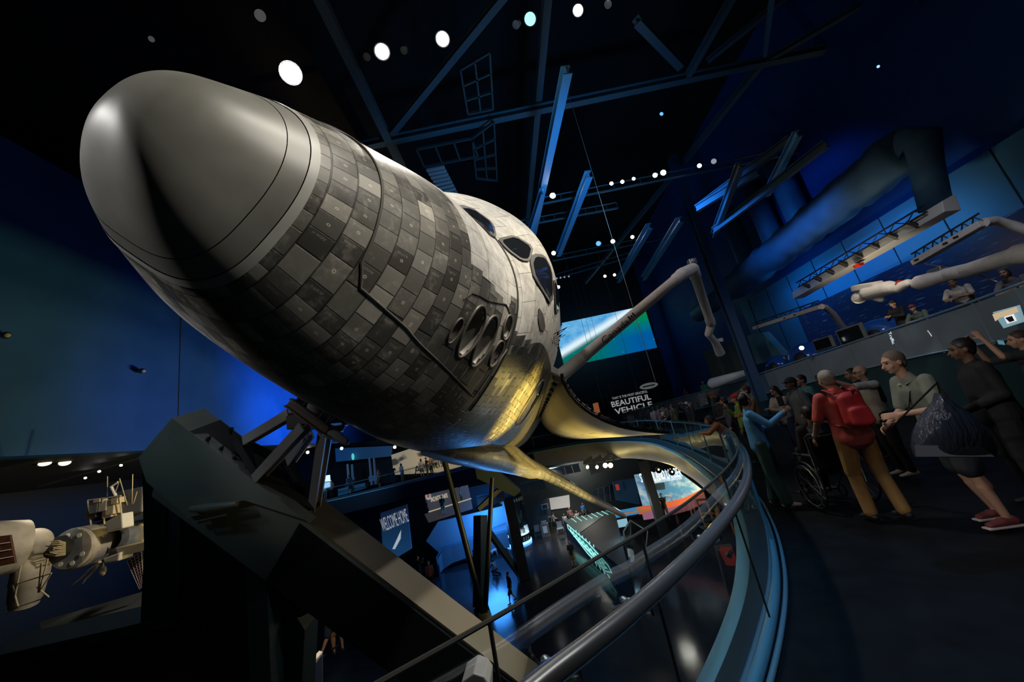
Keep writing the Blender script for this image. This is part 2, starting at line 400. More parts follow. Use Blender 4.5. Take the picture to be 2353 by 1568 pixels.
for cx,ct,rx,rt in NOZ:
    mb=MB(); n=36; rim=[S(cx+rx*1.12*math.cos(2*PI*k/n),ct+rt*1.12*math.sin(2*PI*k/n),.012) for k in range(n)]
    mb.tube(rim,.018 if rx>.08 else .012,8,closed=True); c=mb.build('thruster_collar',M_nozrim,orb,True)
    ctr=S(cx,ct); nin=-(S(cx,ct,.1)-ctr).normalized(); rows=[]
    dep=.42 if rx>.12 else .26
    for q,f in [(0,1.08),(.12,1.0),(.35,.86),(.6,.66),(.82,.42),(1.,.22)]:
        rows.append([S(cx+rx*f*math.cos(2*PI*k/n),ct+rt*f*math.sin(2*PI*k/n),.0)+nin*dep*q for k in range(n)])
    g=MB(); g.grid(rows,True); g.poly(rows[-1]); g.build('thruster_bell',M_noz,c,True)
# windows: (x,theta) outlines on the skin
def patch(pl,off,th,name,m,par,mir=False,scale=1.,label=None):
    cx=sum(p[0] for p in pl)/len(pl); ct=sum(p[1] for p in pl)/len(pl)
    q=[(cx+(x-cx)*scale,ct+(t-ct)*scale) for x,t in pl]
    # round corners: Chaikin once
    r=[]
    for i in range(len(q)):
        a,b=q[i],q[(i+1)%len(q)]; r+= [(a[0]*.82+b[0]*.18,a[1]*.82+b[1]*.18),(a[0]*.18+b[0]*.82,a[1]*.18+b[1]*.82)]
    f=(lambda t:180-t) if mir else (lambda t:t)
    outer=[S(x,f(t),off) for x,t in r]; mid=[S(cx+(x-cx)*.5,f(ct+(t-ct)*.5),off) for x,t in r]; ctr=S(cx,f(ct),off); low=[S(x,f(t),off-th) for x,t in r]
    mb=MB(); mb.grid([low,outer,mid],True); n=len(r)
    mb.add(mid+[ctr],[(i,(i+1)%n,n) for i in range(n)]); return mb.build(name,m,par,label=label,weld=True,smooth=True)
WIN=[[(3.62,92),(4.05,92),(4.0,103),(3.72,111),(3.4,112)],[(3.76,114.5),(4.32,113),(4.62,120),(4.32,126),(4.08,125.5),(3.84,120)],
     [(4.42,129),(4.62,125.5),(4.98,127),(5.15,133),(5.15,145),(4.97,147),(4.4,136)],[(5.3,139.5),(5.5,138),(6.0,140),(6.12,147.5),(5.66,150)]]
for i,w in enumerate(WIN):
    for mir in ((False,True) if i in(1,2) else (False,)):
        f=patch(w,.03,.05,'cabin_window_frame',M_frame,orb,mir,1.22); patch(w,.034,.01,'window_pane',M_glassd,f,mir,1.0)
patch([(4.52,150),(4.8,154),(5.15,160),(5.1,161.5),(4.85,160.5),(4.6,156)],.012,.03,'star_tracker_port',M_nozrim,orb,label='teardrop shaped opening')
patch([(4.15,166.5),(4.4,167),(4.4,170),(4.15,169.5)],.006,.02,'umbilical_vent',M_gap,orb)
patch([(3.85,166),(4.0,166),(4.0,168.5),(3.85,168.5)],.006,.02,'umbilical_vent',M_gap,orb)
# crew hatch
n=28; rim=[S(7.55+.55*math.cos(2*PI*k/n),181.5+8.5*math.sin(2*PI*k/n),.01) for k in range(n)]
mb=MB(); mb.tube(rim,.02,6,closed=True); h=mb.build('crew_hatch_ring',M_nozrim,orb,True)
patch([(7.85,177.5),(8.15,177),(8.35,178.5),(8.2,181),(7.9,181)],.02,.03,'hatch_window',M_glassd,h)
# name on the cabin side
text('Atlantis',M_gap,S(7.4,156,.02),Ld(1,-.03,0),Ld(0,-.45,1),w=2.2,h=.42,ext=0,parent=orb,name='name_lettering')
# mid fuselage (open cargo bay)
BX=27.2
def mids(th0,th1,x0,x1,off=0):
    mb=MB();rows=[];uv=[]
    for i in range(21):
        x=x0+(x1-x0)*i/20; r=[]
        for k in range(41):
            th=th0+(th1-th0)*k/40; r.append(S(x,th,off)); uv.append((x,th/10.))
        rows.append(r)
    mb.grid(rows); return mb,uv
mb,uv=mids(165,375,8.8,BX); o=mb.build('middle_fuselage',[M_tile2],orb,'all'); uvskin(o,uv)
mb,uv=mids(165,375,8.8,BX,-.18); o=mb.build('cargo_bay_liner',M_white,orb,'all'); uvskin(o,uv)
for s in(-1,1):
    mb=MB(); mb.beam(L(8.8,s*2.58,.2),L(BX,s*2.58,.2),.28,.16,Ld(0,0,1)); mb.build('cargo_bay_sill',M_white,orb)
mb=MB(); mb.poly([S(8.79,t,-.01) for t in range(0,360,6)]); mb.build('cabin_bulkhead',M_white,orb)
# aft fuselage, pods, fin, engines
mb=MB(); rows=[]
for x,w,t,b in [(BX,2.66,2.4,-3.4),(28.5,2.95,2.5,-3.4),(31.8,3.0,2.4,-3.2),(32.3,2.9,2.3,-3.1)]:
    r=[]
    for k in range(40):
        a=2*PI*k/40;c,s_=math.cos(a),math.sin(a); r.append(L(x,w*math.copysign(abs(c)**.6,c),(t+b)/2+(t-b)/2*math.copysign(abs(s_)**.6,s_)))
    rows.append(r)
mb.grid(rows,True); mb.poly(rows[0]); mb.poly(rows[-1]); mb.build('aft_fuselage',M_white,orb,True)
for s in(-1,1):
    mb=MB(); mb.tube([L(27.0,s*1.9,2.2),L(27.8,s*1.95,2.6),L(29.5,s*2.0,2.8),L(32,s*2.05,2.6),L(33.4,s*2.0,2.4)],[.05,.6,1.1,1.15,.9],16,side=Ld(0,1,0)); mb.build('engine_pod',M_blank if 0 else M_white,orb,True)
for y,z in((0,1.4),(-1.3,-1.2),(1.3,-1.2)):
    mb=MB(); mb._lathe(L(32.2,y,z),Ld(1,0,.1),[(0,.35),(.5,.6),(1.2,.95),(2.2,1.2),(3.0,1.3)],28); mb.build('main_engine_bell',M_noz,orb,True)
mb=MB(); mb.hexa([L(27.3,-.25,2.3),L(33.6,-.2,2.3),L(33.6,.2,2.3),L(27.3,.25,2.3)],[L(32.8,-.1,9.4),L(35.6,-.08,9.4),L(35.6,.08,9.4),L(32.8,.1,9.4)]); f=mb.build('tail_fin',M_white,orb,bevel=.06)
mb=MB(); mb.hexa([L(33.6,-.2,3.2),L(35.1,-.05,3.2),L(35.1,.05,3.2),L(33.6,.2,3.2)],[L(35.6,-.1,9.4),L(36.8,-.03,9.4),L(36.8,.03,9.4),L(35.6,.1,9.4)]); mb.build('rudder',M_gap,f)
# wings
def wing(s):
    sec=[(1.6,4.6,33.,-2.86,.42),(2.0,5.3,33.,-2.8,.48),(2.25,6.0,33,-2.75,.5),(2.5,6.9,33,-2.74,.52),(2.8,8.8,33,-2.78,.47),(3.2,11.0,33,-2.84,.43),(3.8,13.8,33,-2.9,.42),(4.5,18.6,33,-2.92,.46),(5.6,20.6,32.8,-2.9,.46),(7.5,22.6,32.6,-2.82,.42),(9.5,24.7,32.3,-2.72,.34),(11.2,26.5,32.0,-2.64,.28),(11.7,27.6,31.8,-2.62,.16)]
    rows=[];uv=[]
    prof=[(1,0,0),(.7,.35,0),(.4,.62,0),(.15,.62,0),(.05,.45,0),(.012,.22,0),(0,0,0),(.012,-.22,0),(.05,-.38,0),(.15,-.45,0),(.4,-.45,0),(.7,-.3,0),(1,0,0)]
    for y,xl,xt,z,th in sec:
        r=[]
        c=xt-xl
        for f,h,_ in prof:
            ff=f if f>.2 else f*min(1.,th*14/c)  # keep a rounded leading edge of constant radius
            x=xl+c*(ff if f>.2 else ff); r.append(L(x,s*y,z+h*th)); uv.append((x,s*y/1.5+h))
        rows.append(r)
    mb=MB(); mb.grid(rows,flip=(s>0)); mb.poly(rows[-1]); o=mb.build('wing',M_wing,orb,'all'); uvskin(o,uv)
    # reinforced leading edge segments
    for i in range(20):
        t0,t1=i/20,(i+.94)/20
        def at(t):
            Y=4.3+(11.3-4.3)*t; ys=[q[0] for q in sec]; return Y,np.interp(Y,ys,[q[1] for q in sec]),np.interp(Y,ys,[q[3] for q in sec]),np.interp(Y,ys,[q[4] for q in sec])
        rr=[]
        for t in (t0,t1):
            Y,xl,z,th=at(t); rr.append([L(xl+dx*th-.03,s*Y,z+h*th*1.06) for dx,h in((.9,.5),(.45,.42),(.15,.27),(0,.08),(-.03,-.04),(.12,-.2),(.4,-.33),(.9,-.42))])
        g=MB(); g.grid(rr,flip=(s>0)); g.build('leading_edge_panel',M_le,o,'all')
M_wing=tile_mat('wing_tile',.6,.5,.26,.34,tint=(1,.97,.9),light=.05,smear=.05,marks=False,rough=.42,bst=.25,mort=.03)
M_le=mat('leading_edge_carbon',(.2,.195,.18),.36,noise=.15,nscale=2)
wing(-1); wing(1)
# glove fillet between hull and wing
# cargo bay doors
DSEC=[(-2.86,.17),(-2.98,.02),(-3.17,-.11),(-3.36,-.22),(-3.6,-.31),(-3.85,-.35),(-4.13,-.37),(-4.5,-.34),(-4.88,-.27),(-5.2,-.16),(-5.53,-.02),(-5.82,.12),(-6.09,.27)]
for s in(1,-1):
    mb=MB();rows=[];uv=[];cum=0
    cums=[0]
    for i in range(1,len(DSEC)): cums.append(cums[-1]+math.dist(DSEC[i],DSEC[i-1]))
    for i in range(16):
        x=8.85+(BX-8.85)*i/15; rows.append([L(x,s*y,z) for y,z in DSEC]); uv+=[(x,c/1.6) for c in cums]
    mb.grid(rows,flip=(s<0)); o=mb.build('cargo_bay_door',M_door,orb,'all',label='large curved white door hanging open'); uvskin(o,uv)
    g=MB(); off=.09
    rows2=[[L(x,s*(y-0),z+off+.02*math.sin(k)) for k,(y,z) in enumerate(DSEC)] for x in(8.87,15,21,BX)]
    g.grid(rows2); g.build('door_radiator',M_rad,o,'all')
    g=MB(); g.tube([L(8.83,s*y,z+.05) for y,z in DSEC],[(.07,.05)]*len(DSEC),8); g.build('door_edge_seal',M_blackm,o,True)
    g=MB(); g.tube([L(8.8,s*y,z+.13) for y,z in DSEC[1:-1]],.018,6); g.build('door_edge_pipe',M_steel,o,True)
    random.seed(3)
    for k in range(16):
        i=1+k*.68; a=int(i);f=i-a
        if a>=len(DSEC)-1: break
        y=DSEC[a][0]*(1-f)+DSEC[a+1][0]*f; z=DSEC[a][1]*(1-f)+DSEC[a+1][1]*f
        g=MB(); g.box(L(8.82,s*y,z+.1+random.random()*.05),(.08+random.random()*.06,.07,.09),Matrix(OM.tolist())); g.build('door_latch',M_blackm if k%3 else M_steel,o)
    for k in range(13):
        x=9.2+k*1.45; g=MB(); g.box(L(x,s*2.78,.16),(.16,.2,.1),Matrix(OM.tolist())); g.build('door_hinge',M_gap,o)
# belly attach fitting is on the mount (separate)
# body flap
mb=MB(); mb.hexa([L(32.3,-2.9,-3.2),L(34.4,-2.9,-3.1),L(34.4,2.9,-3.1),L(32.3,2.9,-3.2)],[L(32.3,-2.9,-2.9),L(34.4,-2.9,-3.0),L(34.4,2.9,-3.0),L(32.3,2.9,-2.9)]); mb.build('body_flap',M_gap,orb)
# ---------------------------------------------------------------- robot arm
ra=thing('robotic_arm','long white jointed robot arm reaching up from the open cargo bay edge','robot arm',P(1293,860,Y=10.9))
A0=P(1290,862,Y=10.9);A1=P(1572,626,Y=12.0);A2=P(1592,618,Y=12.2);A3=P(1634,745,Y=14.6);A4=P(1640,765,Y=14.9);A5=P(1652,806,Y=15.6)
M_arm=mat('white_arm_blanket',(.62,.58,.55),.6,noise=.08,nscale=5,bump=.25)
d=(A1-A0).normalized()
mb=MB(); mb.capsule(A0-d*.1,A0+d*.75,.2,.2,14); mb.build('shoulder_joint',M_arm,ra,True)
mb=MB(); mb.tube([A0+d*.5,A0+d*1.0,A0+d*1.1,A1-d*.5,A1-d*.45,A1],[.17,.19,.175,.17,.2,.2],18); ub=mb.build('upper_boom',M_arm,ra,True)
mb=MB(); mb.capsule(A1-d*.15,A2,.22,.2,14); mb.build('elbow_joint',M_arm,ra,True)
mb=MB(); mb.box(A2+V(.05,0,.25),(.26,.22,.2)); mb.tube([A2+V(0,0,.05),A2+V(.03,0,.2)],.05,8); mb.tube([A2+V(.05,-.1,.25),A2+V(.05,-.2,.25)],.07,12); mb.build('elbow_camera',M_steel,ra,bevel=.02)
e=(A3-A2).normalized()
mb=MB(); mb.tube([A2,A2+e*.4,A2+e*.45,A3-e*.35,A3-e*.3,A3],[.2,.2,.165,.16,.18,.17],18); mb.build('lower_boom',M_arm,ra,True)
mb=MB(); K=P(1628,768,Y=14.9); mb.capsule(A3,K,.16,.15,12); mb.capsule(K,P(1643,786,Y=15.2),.14,.12,12); mb.build('wrist_joint',M_arm,ra,True)
mb=MB(); mb.tube([P(1642,784,Y=15.2),P(1645,790,Y=15.3),P(1655,812,Y=15.7)],[.14,.15,.19],16); mb.box(P(1655,782,Y=15.2),(.16,.16,.14)); mb.build('hand_effector',M_arm,ra,True)
uv_=Ld(0,0,1)
xd=(A1-A0).normalized(); side=(A1+A0)/2-Vector(EYE); nrm=-side.normalized(); yd=nrm.cross(xd)
ctr=A0+(A1-A0)*.43-side.normalized()*.178; ctr=P(1412,762,Y=11.2); ctr=A0+xd*((ctr-A0).dot(xd))+(nrm-xd*nrm.dot(xd)).normalized()*.182
text('Canada',M_gap,ctr-yd*.02,xd,yd,w=1.15,h=.2,ext=.0,bold=-.01,parent=ub,name='lettering')
fl=MB(); c0=ctr+xd*.78
for a,b in((-.13,-.07),(.07,.13)): fl.add([c0+xd*a-yd*.08,c0+xd*b-yd*.08,c0+xd*b+yd*.08,c0+xd*a+yd*.08],[(0,1,2,3)])
fl.add([c0+yd*.06,c0+xd*.05,c0-yd*.06,c0-xd*.05],[(0,3,2,1)]); fl.build('flag_decal',M_gap,ub)
# ================================================================ BUILDING
M_navy=mat('navy_wall_paint',(.004,.065,.27),.65,noise=.12,nscale=.5)
M_dark=mat('dark_wall_paint',(.012,.018,.028),.65)
M_teal=mat('dark_teal_paint',(.02,.05,.06),.55)
M_roof=mat('black_roof_deck',(.004,.004,.005),.9)
M_floorup=mat('dark_deck_carpet',(.004,.005,.007),.6,spec=.1,noise=.25,nscale=3)
M_floorlow=mat('polished_dark_floor',(.022,.024,.028),.16,noise=.2,nscale=1.2)
M_ledge=mat('pale_blue_ledge',(.22,.5,.62),.45)
M_fascia=mat('grey_curved_fascia',(.34,.33,.29),.5,noise=.08,nscale=1)
M_rail=mat('brushed_handrail',(.32,.33,.36),.24,.85)
M_steelblue=mat('blue_lit_steel',(.10,.26,.38),.5)
M_truss=mat('ceiling_steel',(.07,.12,.15),.55)
M_glass=glass('balustrade_glass',(.86,.93,.95))
M_panel=mat('frosted_barrier_panel',(.22,.27,.31),.42,noise=.08,nscale=2)
M_lampb=mat('lamp_housing',(.02,.02,.022),.5)
def emat(n,c,s): return mat(n,(.02,.02,.02),.5,emit=c,es=s)
E_white=emat('lamp_white',(1,.97,.92),22.); E_warm=emat('lamp_warm',(1,.78,.3),20.); E_soft=emat('lamp_dim',(.75,.85,1),.35); E_hot=emat('lamp_bright',(1,.98,.95),120.)
# shell
s=MB(); s.box((-18.3,19,10.8),(.6,52,12.4)); struct(s,'wall_left',M_navy)
s=MB(); s.box((-17.99,18.9,10.8),(.03,.05,12.4)); struct(s,'trim_1',M_dark)
s=MB(); s.box((0,44.3,8),(70,.6,32.)); struct(s,'wall_back',M_dark)
s=MB(); s.box((17.4,19,8),(.6,52,32)); struct(s,'wall_right',M_navy)
s=MB(); s.box((0,-8.3,8),(70,.6,32)); struct(s,'wall_front',M_dark)
s=MB(); s.box((-33,19,8),(.6,52,32)); struct(s,'wall_station',M_dark)
s=MB(); s.box((-2,19,21.2),(64,56,.4)); struct(s,'ceiling',M_roof)
s=MB(); s.box((-25.7,14,4.85),(14.2,44,.3)); struct(s,'ceiling_station',M_dark)
s=MB(); s.box((-2,19,-8.1),(64,56,.4)); struct(s,'floor',M_floorlow)
# ---------------------------------------------------------------- curved overlook deck
GPATH=[(-2.2,-.6),(-1.6,.3),(-.95,1.0),(-.29,1.55),(.0,1.8),(.25,2.02),(.46,2.2),(.93,2.66),(1.48,3.32),(1.95,3.98),(2.42,4.77),(2.85,5.6),(3.35,6.7),(3.95,8.4),(4.6,10.7),(5.3,13.5),(5.9,16.4),(6.3,19.5),(6.2,22.5),(5.3,25.8),(3.5,28.6),(0,31),(-5,33.2),(-11,35),(-18,36),(-27,36.3)]
def cr(pts,n=6):
    out=[]
    for i in range(len(pts)-1):
        p0,p1,p2,p3=[np.array(pts[min(max(j,0),len(pts)-1)],float) for j in (i-1,i,i+1,i+2)]
        for k in range(n):
            t=k/n; out.append(.5*((2*p1)+(p2-p0)*t+(2*p0-5*p1+4*p2-p3)*t*t+(3*p1-p0-3*p2+p3)*t**3))
    out.append(np.array(pts[-1],float)); return out
def dz(x,y):
    if x>3.4: return float(np.interp(y,[17,28.6],[0,.42])) if y>17 else 0.
    if y<20: return 0.
    return float(np.interp(x,[-27,-18,-11,-5,0,3.5],[-.4,-.3,-.1,.2,.42,.42]))
GC=cr(GPATH,6); GZ=[dz(*p) for p in GC]
def nrmL(i,C_=None):
    C_=C_ or GC; a=C_[max(i-1,0)];b=C_[min(i+1,len(C_)-1)];d=b-a;d=d/np.linalg.norm(d); return np.array([-d[1],d[0]])
def off(i,o,z): n=nrmL(i); return V(GC[i][0]+n[0]*o,GC[i][1]+n[1]*o,GZ[i]+z)
rows=[]
for i,p in enumerate(GC):
    q=(16.9,p[1]) if p[0]>3.4 or p[1]<20 else ((p[0]+ (16.9-p[0])*max(0,(p[0])/3.5)) if p[0]>0 else p[0],43.9)
    if p[1]<1.7: q=(16.9,p[1])
    a=off(i,-.02,-.03); rows.append([a,V(a.x*.5+q[0]*.5,a.y*.5+q[1]*.5,a.z),V(q[0],q[1],a.z),V(q[0],q[1],a.z-.35),V(a.x,a.y,a.z-.35)])
s=MB(); s.grid(rows); s.add([(-2.2,-.6,-.03),(16.9,-.6,-.03),(16.9,-8,-.03),(-2.2,-8,-.03)],[(0,1,2,3)]); struct(s,'floor_deck',M_floorup)
s=MB(); s.grid([[off(i,-.02,-.03),off(i,-.02,.02),off(i,.24,-.02),off(i,.25,-.10)] for i in range(len(GC))]); struct(s,'trim_2',mat('dark_edge_strip',(.02,.05,.08),.35),True)
s=MB(); s.grid([[off(i,.25,-.10),off(i,.26,-.08),off(i,.39,-.08),off(i,.40,-.10),off(i,.39,-.16)] for i in range(len(GC))]); solo(s,'deck_edge_ledge',M_ledge,'pale blue curved ledge running outside the glass railing of the overlook','ledge',smooth='all')
FP=[(.385,-.14),(.38,-.35),(.33,-.6),(.22,-.85),(.05,-1.08),(-.25,-1.28),(-.7,-1.4),(-1.4,-1.45)]
s=MB(); s.grid([[off(i,o,z) for o,z in FP] for i in range(127)]); solo(s,'curved_fascia',M_fascia,'smooth curved grey underside band sweeping below the overlook deck','fascia',smooth='all')
# ---- glass railing: base shoe, panes and round handrail
rl=thing('glass_railing','curved glass railing with round metal handrail along the overlook edge','railing',(0.46,2.2,0))
def strip(o1,z1,o2,z2,i0=0,i1=None):
    return [[off(i,o1,z1),off(i,o2,z1),off(i,o2,z2),off(i,o1,z2),off(i,o1,z1)] for i in range(i0,(i1 or len(GC)))]
s=MB(); s.grid(strip(-.03,0,.03,.05)); s.build('base_shoe',mat('shoe_metal',(.12,.34,.5),.3,.6),rl,'all')
s=MB(); s.grid(strip(-.085,0,-.055,.02)); s.build('base_trim',mat('shoe_metal2',(.2,.4,.55),.3,.7),rl,'all')
joint=[0,12,18,36,48,60,72,78,84,90,96,102,108,114,120,126,132,138,144,150]
jj=[0,18,36,48,60,66,72,78,84,90,96,102,108,114,120,126,132,138,144,150]
for a,b in zip(jj[:-1],jj[1:]):
    b=min(b,len(GC)-1)
    s=MB(); s.grid([[off(i,.0,.05),off(i,.0,1.1)] for i in range(a,b+1)]); s.build('glass_pane',M_glass,rl,'all')
    s=MB(); s.tube([off(a,.0,.03),off(a,.0,1.1)],.008 if a<60 else .02,6); s.build('pane_joint',M_gap if a<60 else M_steelblue,rl)
s=MB(); s.tube([off(i,0,1.105) for i in range(6,len(GC))],.009,6); s.build('glass_edge_trim',M_gap,rl,True)
HR=[(-1.7,.0,.92),(-.9,.75,.92),(-.45,1.2,.92),(-.14,1.49,.92),(.04,1.64,.92),(.26,1.83,.92),(.57,2.13,.92),(.97,2.56,.92),(1.5,3.2,.93),(1.98,3.92,.935),(2.55,4.95,.95),(3.05,6.0,.96),(3.6,7.2,.97),(4.1,8.6,.97)]
HC=cr(HR,8)
s=MB(); s.tube([V(*p) for p in HC],.039,18); s.build('handrail',M_rail,rl,True)
for k in (30,43,57,64,71,78,85,92,99):
    p=V(*HC[k]); i=min(range(len(GC)),key=lambda q:(GC[q][0]-p.x)**2+(GC[q][1]-p.y)**2); g=V(GC[i][0],GC[i][1],p.z-.06)
    s=MB(); s.tube([p-V(0,0,.02),p-V(0,0,.07),(p+g)/2-V(0,0,.06),g],[.009]*4,8); s.capsule(g-(g-p).normalized()*.02,g+(g-p).normalized()*.02,.022,.022,10); s.build('handrail_bracket',M_steel,rl,True)
# far handrail of the same railing
s=MB(); s.tube([off(i,-.12,1.0) for i in range(76,len(GC))],.03,6); s.build('handrail',M_steelblue,rl,True)
# ---------------------------------------------------------------- barrier of the upper ramp on the right
WT=[(P(2640,548,Y=4.6)),P(2353,650,Y=7.4),P(2182,712,Y=10.28),P(1998,774,Y=13.8),P(1777,849,Y=19.2),P(1665,886,Y=23.6),P(1560,915,Y=28.8),P(1430,948,Y=38)]
WC=[V(*p) for p in cr([tuple(p) for p in WT],10)]
br=thing('ramp_barrier','long row of frosted grey barrier panels with metal top rail on the rising ramp','barrier',(WC[0].x,WC[0].y,0))
acc=0;last=0;idx=[0]
for i in range(1,len(WC)):
    acc+=(WC[i]-WC[i-1]).length
    if acc>1.75: idx.append(i);acc=0
idx.append(len(WC)-1)
for a,b in zip(idx[:-1],idx[1:]):
    s=MB(); s.grid([[WC[i]-V(0,0,.06),WC[i]-V(0,0,1.03)] for i in range(a,b+1)]); o=s.build('barrier_panel',M_panel,br); so=o.modifiers.new('s','SOLIDIFY'); so.thickness=.02
    s=MB(); s.beam(WC[a]-V(0,0,0),WC[a]-V(0,0,1.12),.05,.05,(1,0,0)); s.build('barrier_post',mat('barrier_metal',(.3,.4,.48),.35,.5),br)
s=MB(); s.tube([p+V(-.02,0,.0) for p in WC],.035,8); s.build('top_rail',mat('barrier_rail',(.35,.55,.7),.3,.6),br,True)
s=MB(); s.tube([p-V(.02,0,1.06) for p in WC],.03,8); s.build('bottom_rail',MATS['barrier_rail'],br,True)
s=MB(); s.grid([[p-V(0,0,1.08),V(p.x+.05,p.y,dz(p.x,p.y)-.03),V(p.x+.2,p.y,dz(p.x,p.y)-.03)] for p in WC]); struct(s,'wall_ramp',M_teal)
s=MB(); s.grid([[p-V(0,0,1.1)+V(0.03,0,0),V(17.1,p.y,p.z-1.1)] for p in WC]+[[WC[-1]-V(0,0,1.1),V(17.1,43.9,WC[-1].z-1.1)]]); struct(s,'floor_ramp',M_floorup)
# graphic poster & boards on the barrier
def sign(c1,c2,c3,c4,m,name,label,cat,th=.04):
    a,b,c,d=V(c1),V(c2),V(c3),V(c4); n=(b-a).cross(d-a).normalized()
    if n.dot(a-Vector(EYE))<0: n=-n
    s=MB(); s.prism([a,b,c,d],n*th); o=s.build(name,m); return recenter(tag(o,label,cat))
m=mat('poster_grey',(.25,.28,.3),.5,noise=.7,nscale=9); sign(P(1603,905,Y=25.6),P(1620,901,Y=24.9),P(1627,929,Y=24.9),P(1610,934,Y=25.6),m,'photo_poster','small black and white picture poster on the far barrier panels','poster')
m=mat('orange_board',(.5,.2,.08),.5); sign(P(1627,902,Y=24.6),P(1640,899,Y=24.2),P(1641,905,Y=24.2),P(1628,908,Y=24.6),m,'notice_board','upper small orange notice board on the barrier right of the picture poster','notice'); sign(P(1630,910,Y=24.6),P(1643,907,Y=24.2),P(1644,913,Y=24.2),P(1631,916,Y=24.6),m,'notice_board','lower small orange notice board on the barrier right of the picture poster','notice')
# projected picture on the rightmost panel: astronaut sign with lit window shape
em=emat('lit_sign_cream',(1,.75,.45),.55); sb=sign(P(2281,718,Y=7.75),P(2340,702,Y=7.3),P(2353,740,Y=7.35),P(2306,755,Y=7.75),mat('sign_blue',(.05,.05,.05),.5,emit=(.35,.6,.7),es=.5),'lit_sign','small glowing sign with white spacesuit figure on the rightmost barrier panel','sign',.03)
def quadpart(pts,m,par,name,d=.02):
    pts=[V(p) for p in pts]; n=(pts[1]-pts[0]).cross(pts[-1]-pts[0]).normalized()
    if n.dot(pts[0]-Vector(EYE))>0: n=-n
    s=MB(); s.prism([p+n*d for p in pts],n*.006); return s.build(name,m,par)
quadpart([P(2283,722,Y=7.73),P(2338,705,Y=7.3),P(2343,716,Y=7.32),P(2300,730,Y=7.7),P(2290,738,Y=7.75)],em,sb,'suit_figure')
quadpart([P(2310,728,Y=7.6),P(2332,721,Y=7.42),P(2340,737,Y=7.42),P(2318,744,Y=7.6)],emat('sign_white',(1,1,1),.8),sb,'window_outline')
quadpart([P(2313,730,Y=7.6),P(2330,725,Y=7.42),P(2336,736,Y=7.42),P(2320,741,Y=7.6)],M_gap,sb,'window_dark',.03)
text('Traffic',emat('word_white',(.8,.9,1),1.2),P(2049,777,Y=12.4),P(2056,800,Y=12.5)-P(2042,762,Y=12.6),P(2060,772,Y=12.3)-P(2045,778,Y=12.6),w=.42,h=.13,ext=0,parent=br)
text('smile',MATS['word_white'],P(2137,766,Y=10.6),P(2144,776,Y=10.6)-P(2130,757,Y=10.7),P(2143,763,Y=10.5)-P(2132,768,Y=10.7),w=.2,h=.06,ext=0,parent=br)
# ---------------------------------------------------------------- far screen, banners
m=bpy.data.materials.new('space_view_screen'); m.use_nodes=True; t=NT(m); b=t.n['Principled BSDF']; b.inputs['Base Color'].default_value=(0,0,0,1); b.inputs['Roughness'].default_value=.4
g=t.node('ShaderNodeTexCoord').outputs['Generated']; sp=t.node('ShaderNodeSeparateXYZ'); t.l.new(g,sp.inputs[0]); gx,gz=sp.outputs[0],sp.outputs[2]
lim=t.m('SUBTRACT',gz,t.m('ADD',t.m('MULTIPLY',gx,.78),.28)) # >0 : planet
glow=t.m('MULTIPLY',t.ramp(lim,-.12,0.,0,1),t.ramp(lim,.06,.2,1,0)); sky=t.mix(t.ramp(gx,.35,.8),(.0,.16,.14,1),(.0,.10,.35,1)); grn=t.m('MULTIPLY',t.ramp(gz,.35,.8,0,1),t.ramp(gx,.45,.8,0,1)); sky=t.mix(grn,sky,(.0,.26,.06,1))
earth=t.mix(t.ramp(t.noise(g,7,5,.7),.35,.75),(.05,.33,.72,1),(.25,.6,.85,1)); c=t.mix(t.ramp(lim,-.02,.03,0,1),sky,earth); c=t.mix(t.m('POWER',glow,1.6),c,(.75,.92,1,1))
st=t.node('ShaderNodeTexVoronoi'); st.inputs['Scale'].default_value=16; t.l.new(g,st.inputs['Vector']); star=t.m('MULTIPLY',t.m('LESS_THAN',st.outputs['Distance'],.06),t.m('LESS_THAN',lim,-.06)); c=t.mix(star,c,(.8,1,1,1))
t.l.new(c,b.inputs['Emission Color']); b.inputs['Emission Strength'].default_value=.95
s=MB(); s.box((10.15,40,10.4),(10.3,.15,4.9)); sc=solo(s,'projection_screen',m,'large tilted-looking glowing screen showing Earth edge and green sky in the distance','screen')
s=MB(); 
s.prism([P(1370,920,Y=41),P(1500,890,Y=41),P(1513,922,Y=41),P(1385,958,Y=41)],(0,.06,0)); ban=solo(s,'quote_banner',mat('banner_dark',(.012,.012,.014),.6),'dark banner with big pale words hanging above the far barrier','banner')
lm=emat('pale_letters',(.55,.58,.6),.5)
text('THAT IS THE MOST GRACEFUL',lm,P(1447,908,Y=40.9),(1,0,.0),(0,0,1),w=3.9,h=.25,ext=0,parent=ban)
text('BEAUTIFUL',lm,P(1450,921,Y=40.9),(1,0,.0),(0,0,1),w=4.3,h=.6,ext=0,bold=.015,parent=ban); text('VEHICLE',lm,P(1456,938,Y=40.9),(1,0,.0),(0,0,1),w=4.1,h=.62,ext=0,bold=.015,parent=ban)
s=MB(); s.ell(P(1491,887,Y=40),(1.0,.08,.32),24,9); ov=solo(s,'oval_sign',mat('oval_grey',(.12,.14,.15),.5,emit=(.3,.35,.36),es=.25),'grey oval sign hanging above the quote banner','sign',smooth=True)
s=MB(); s.box(P(1491,887,Y=39.88),(1.3,.03,.12)); s.build('dark_stripe',M_gap,ov)
s=MB(); s.prism([P(1362,928,Y=39),P(1374,925,Y=39),P(1380,951,Y=39),P(1368,955,Y=39)],(0,.05,0)); solo(s,'orange_sign',mat('orange_sign',(.2,.06,.02),.5,emit=(.8,.25,.1),es=.25),'small orange and white sign beside the dark quote banner','sign')
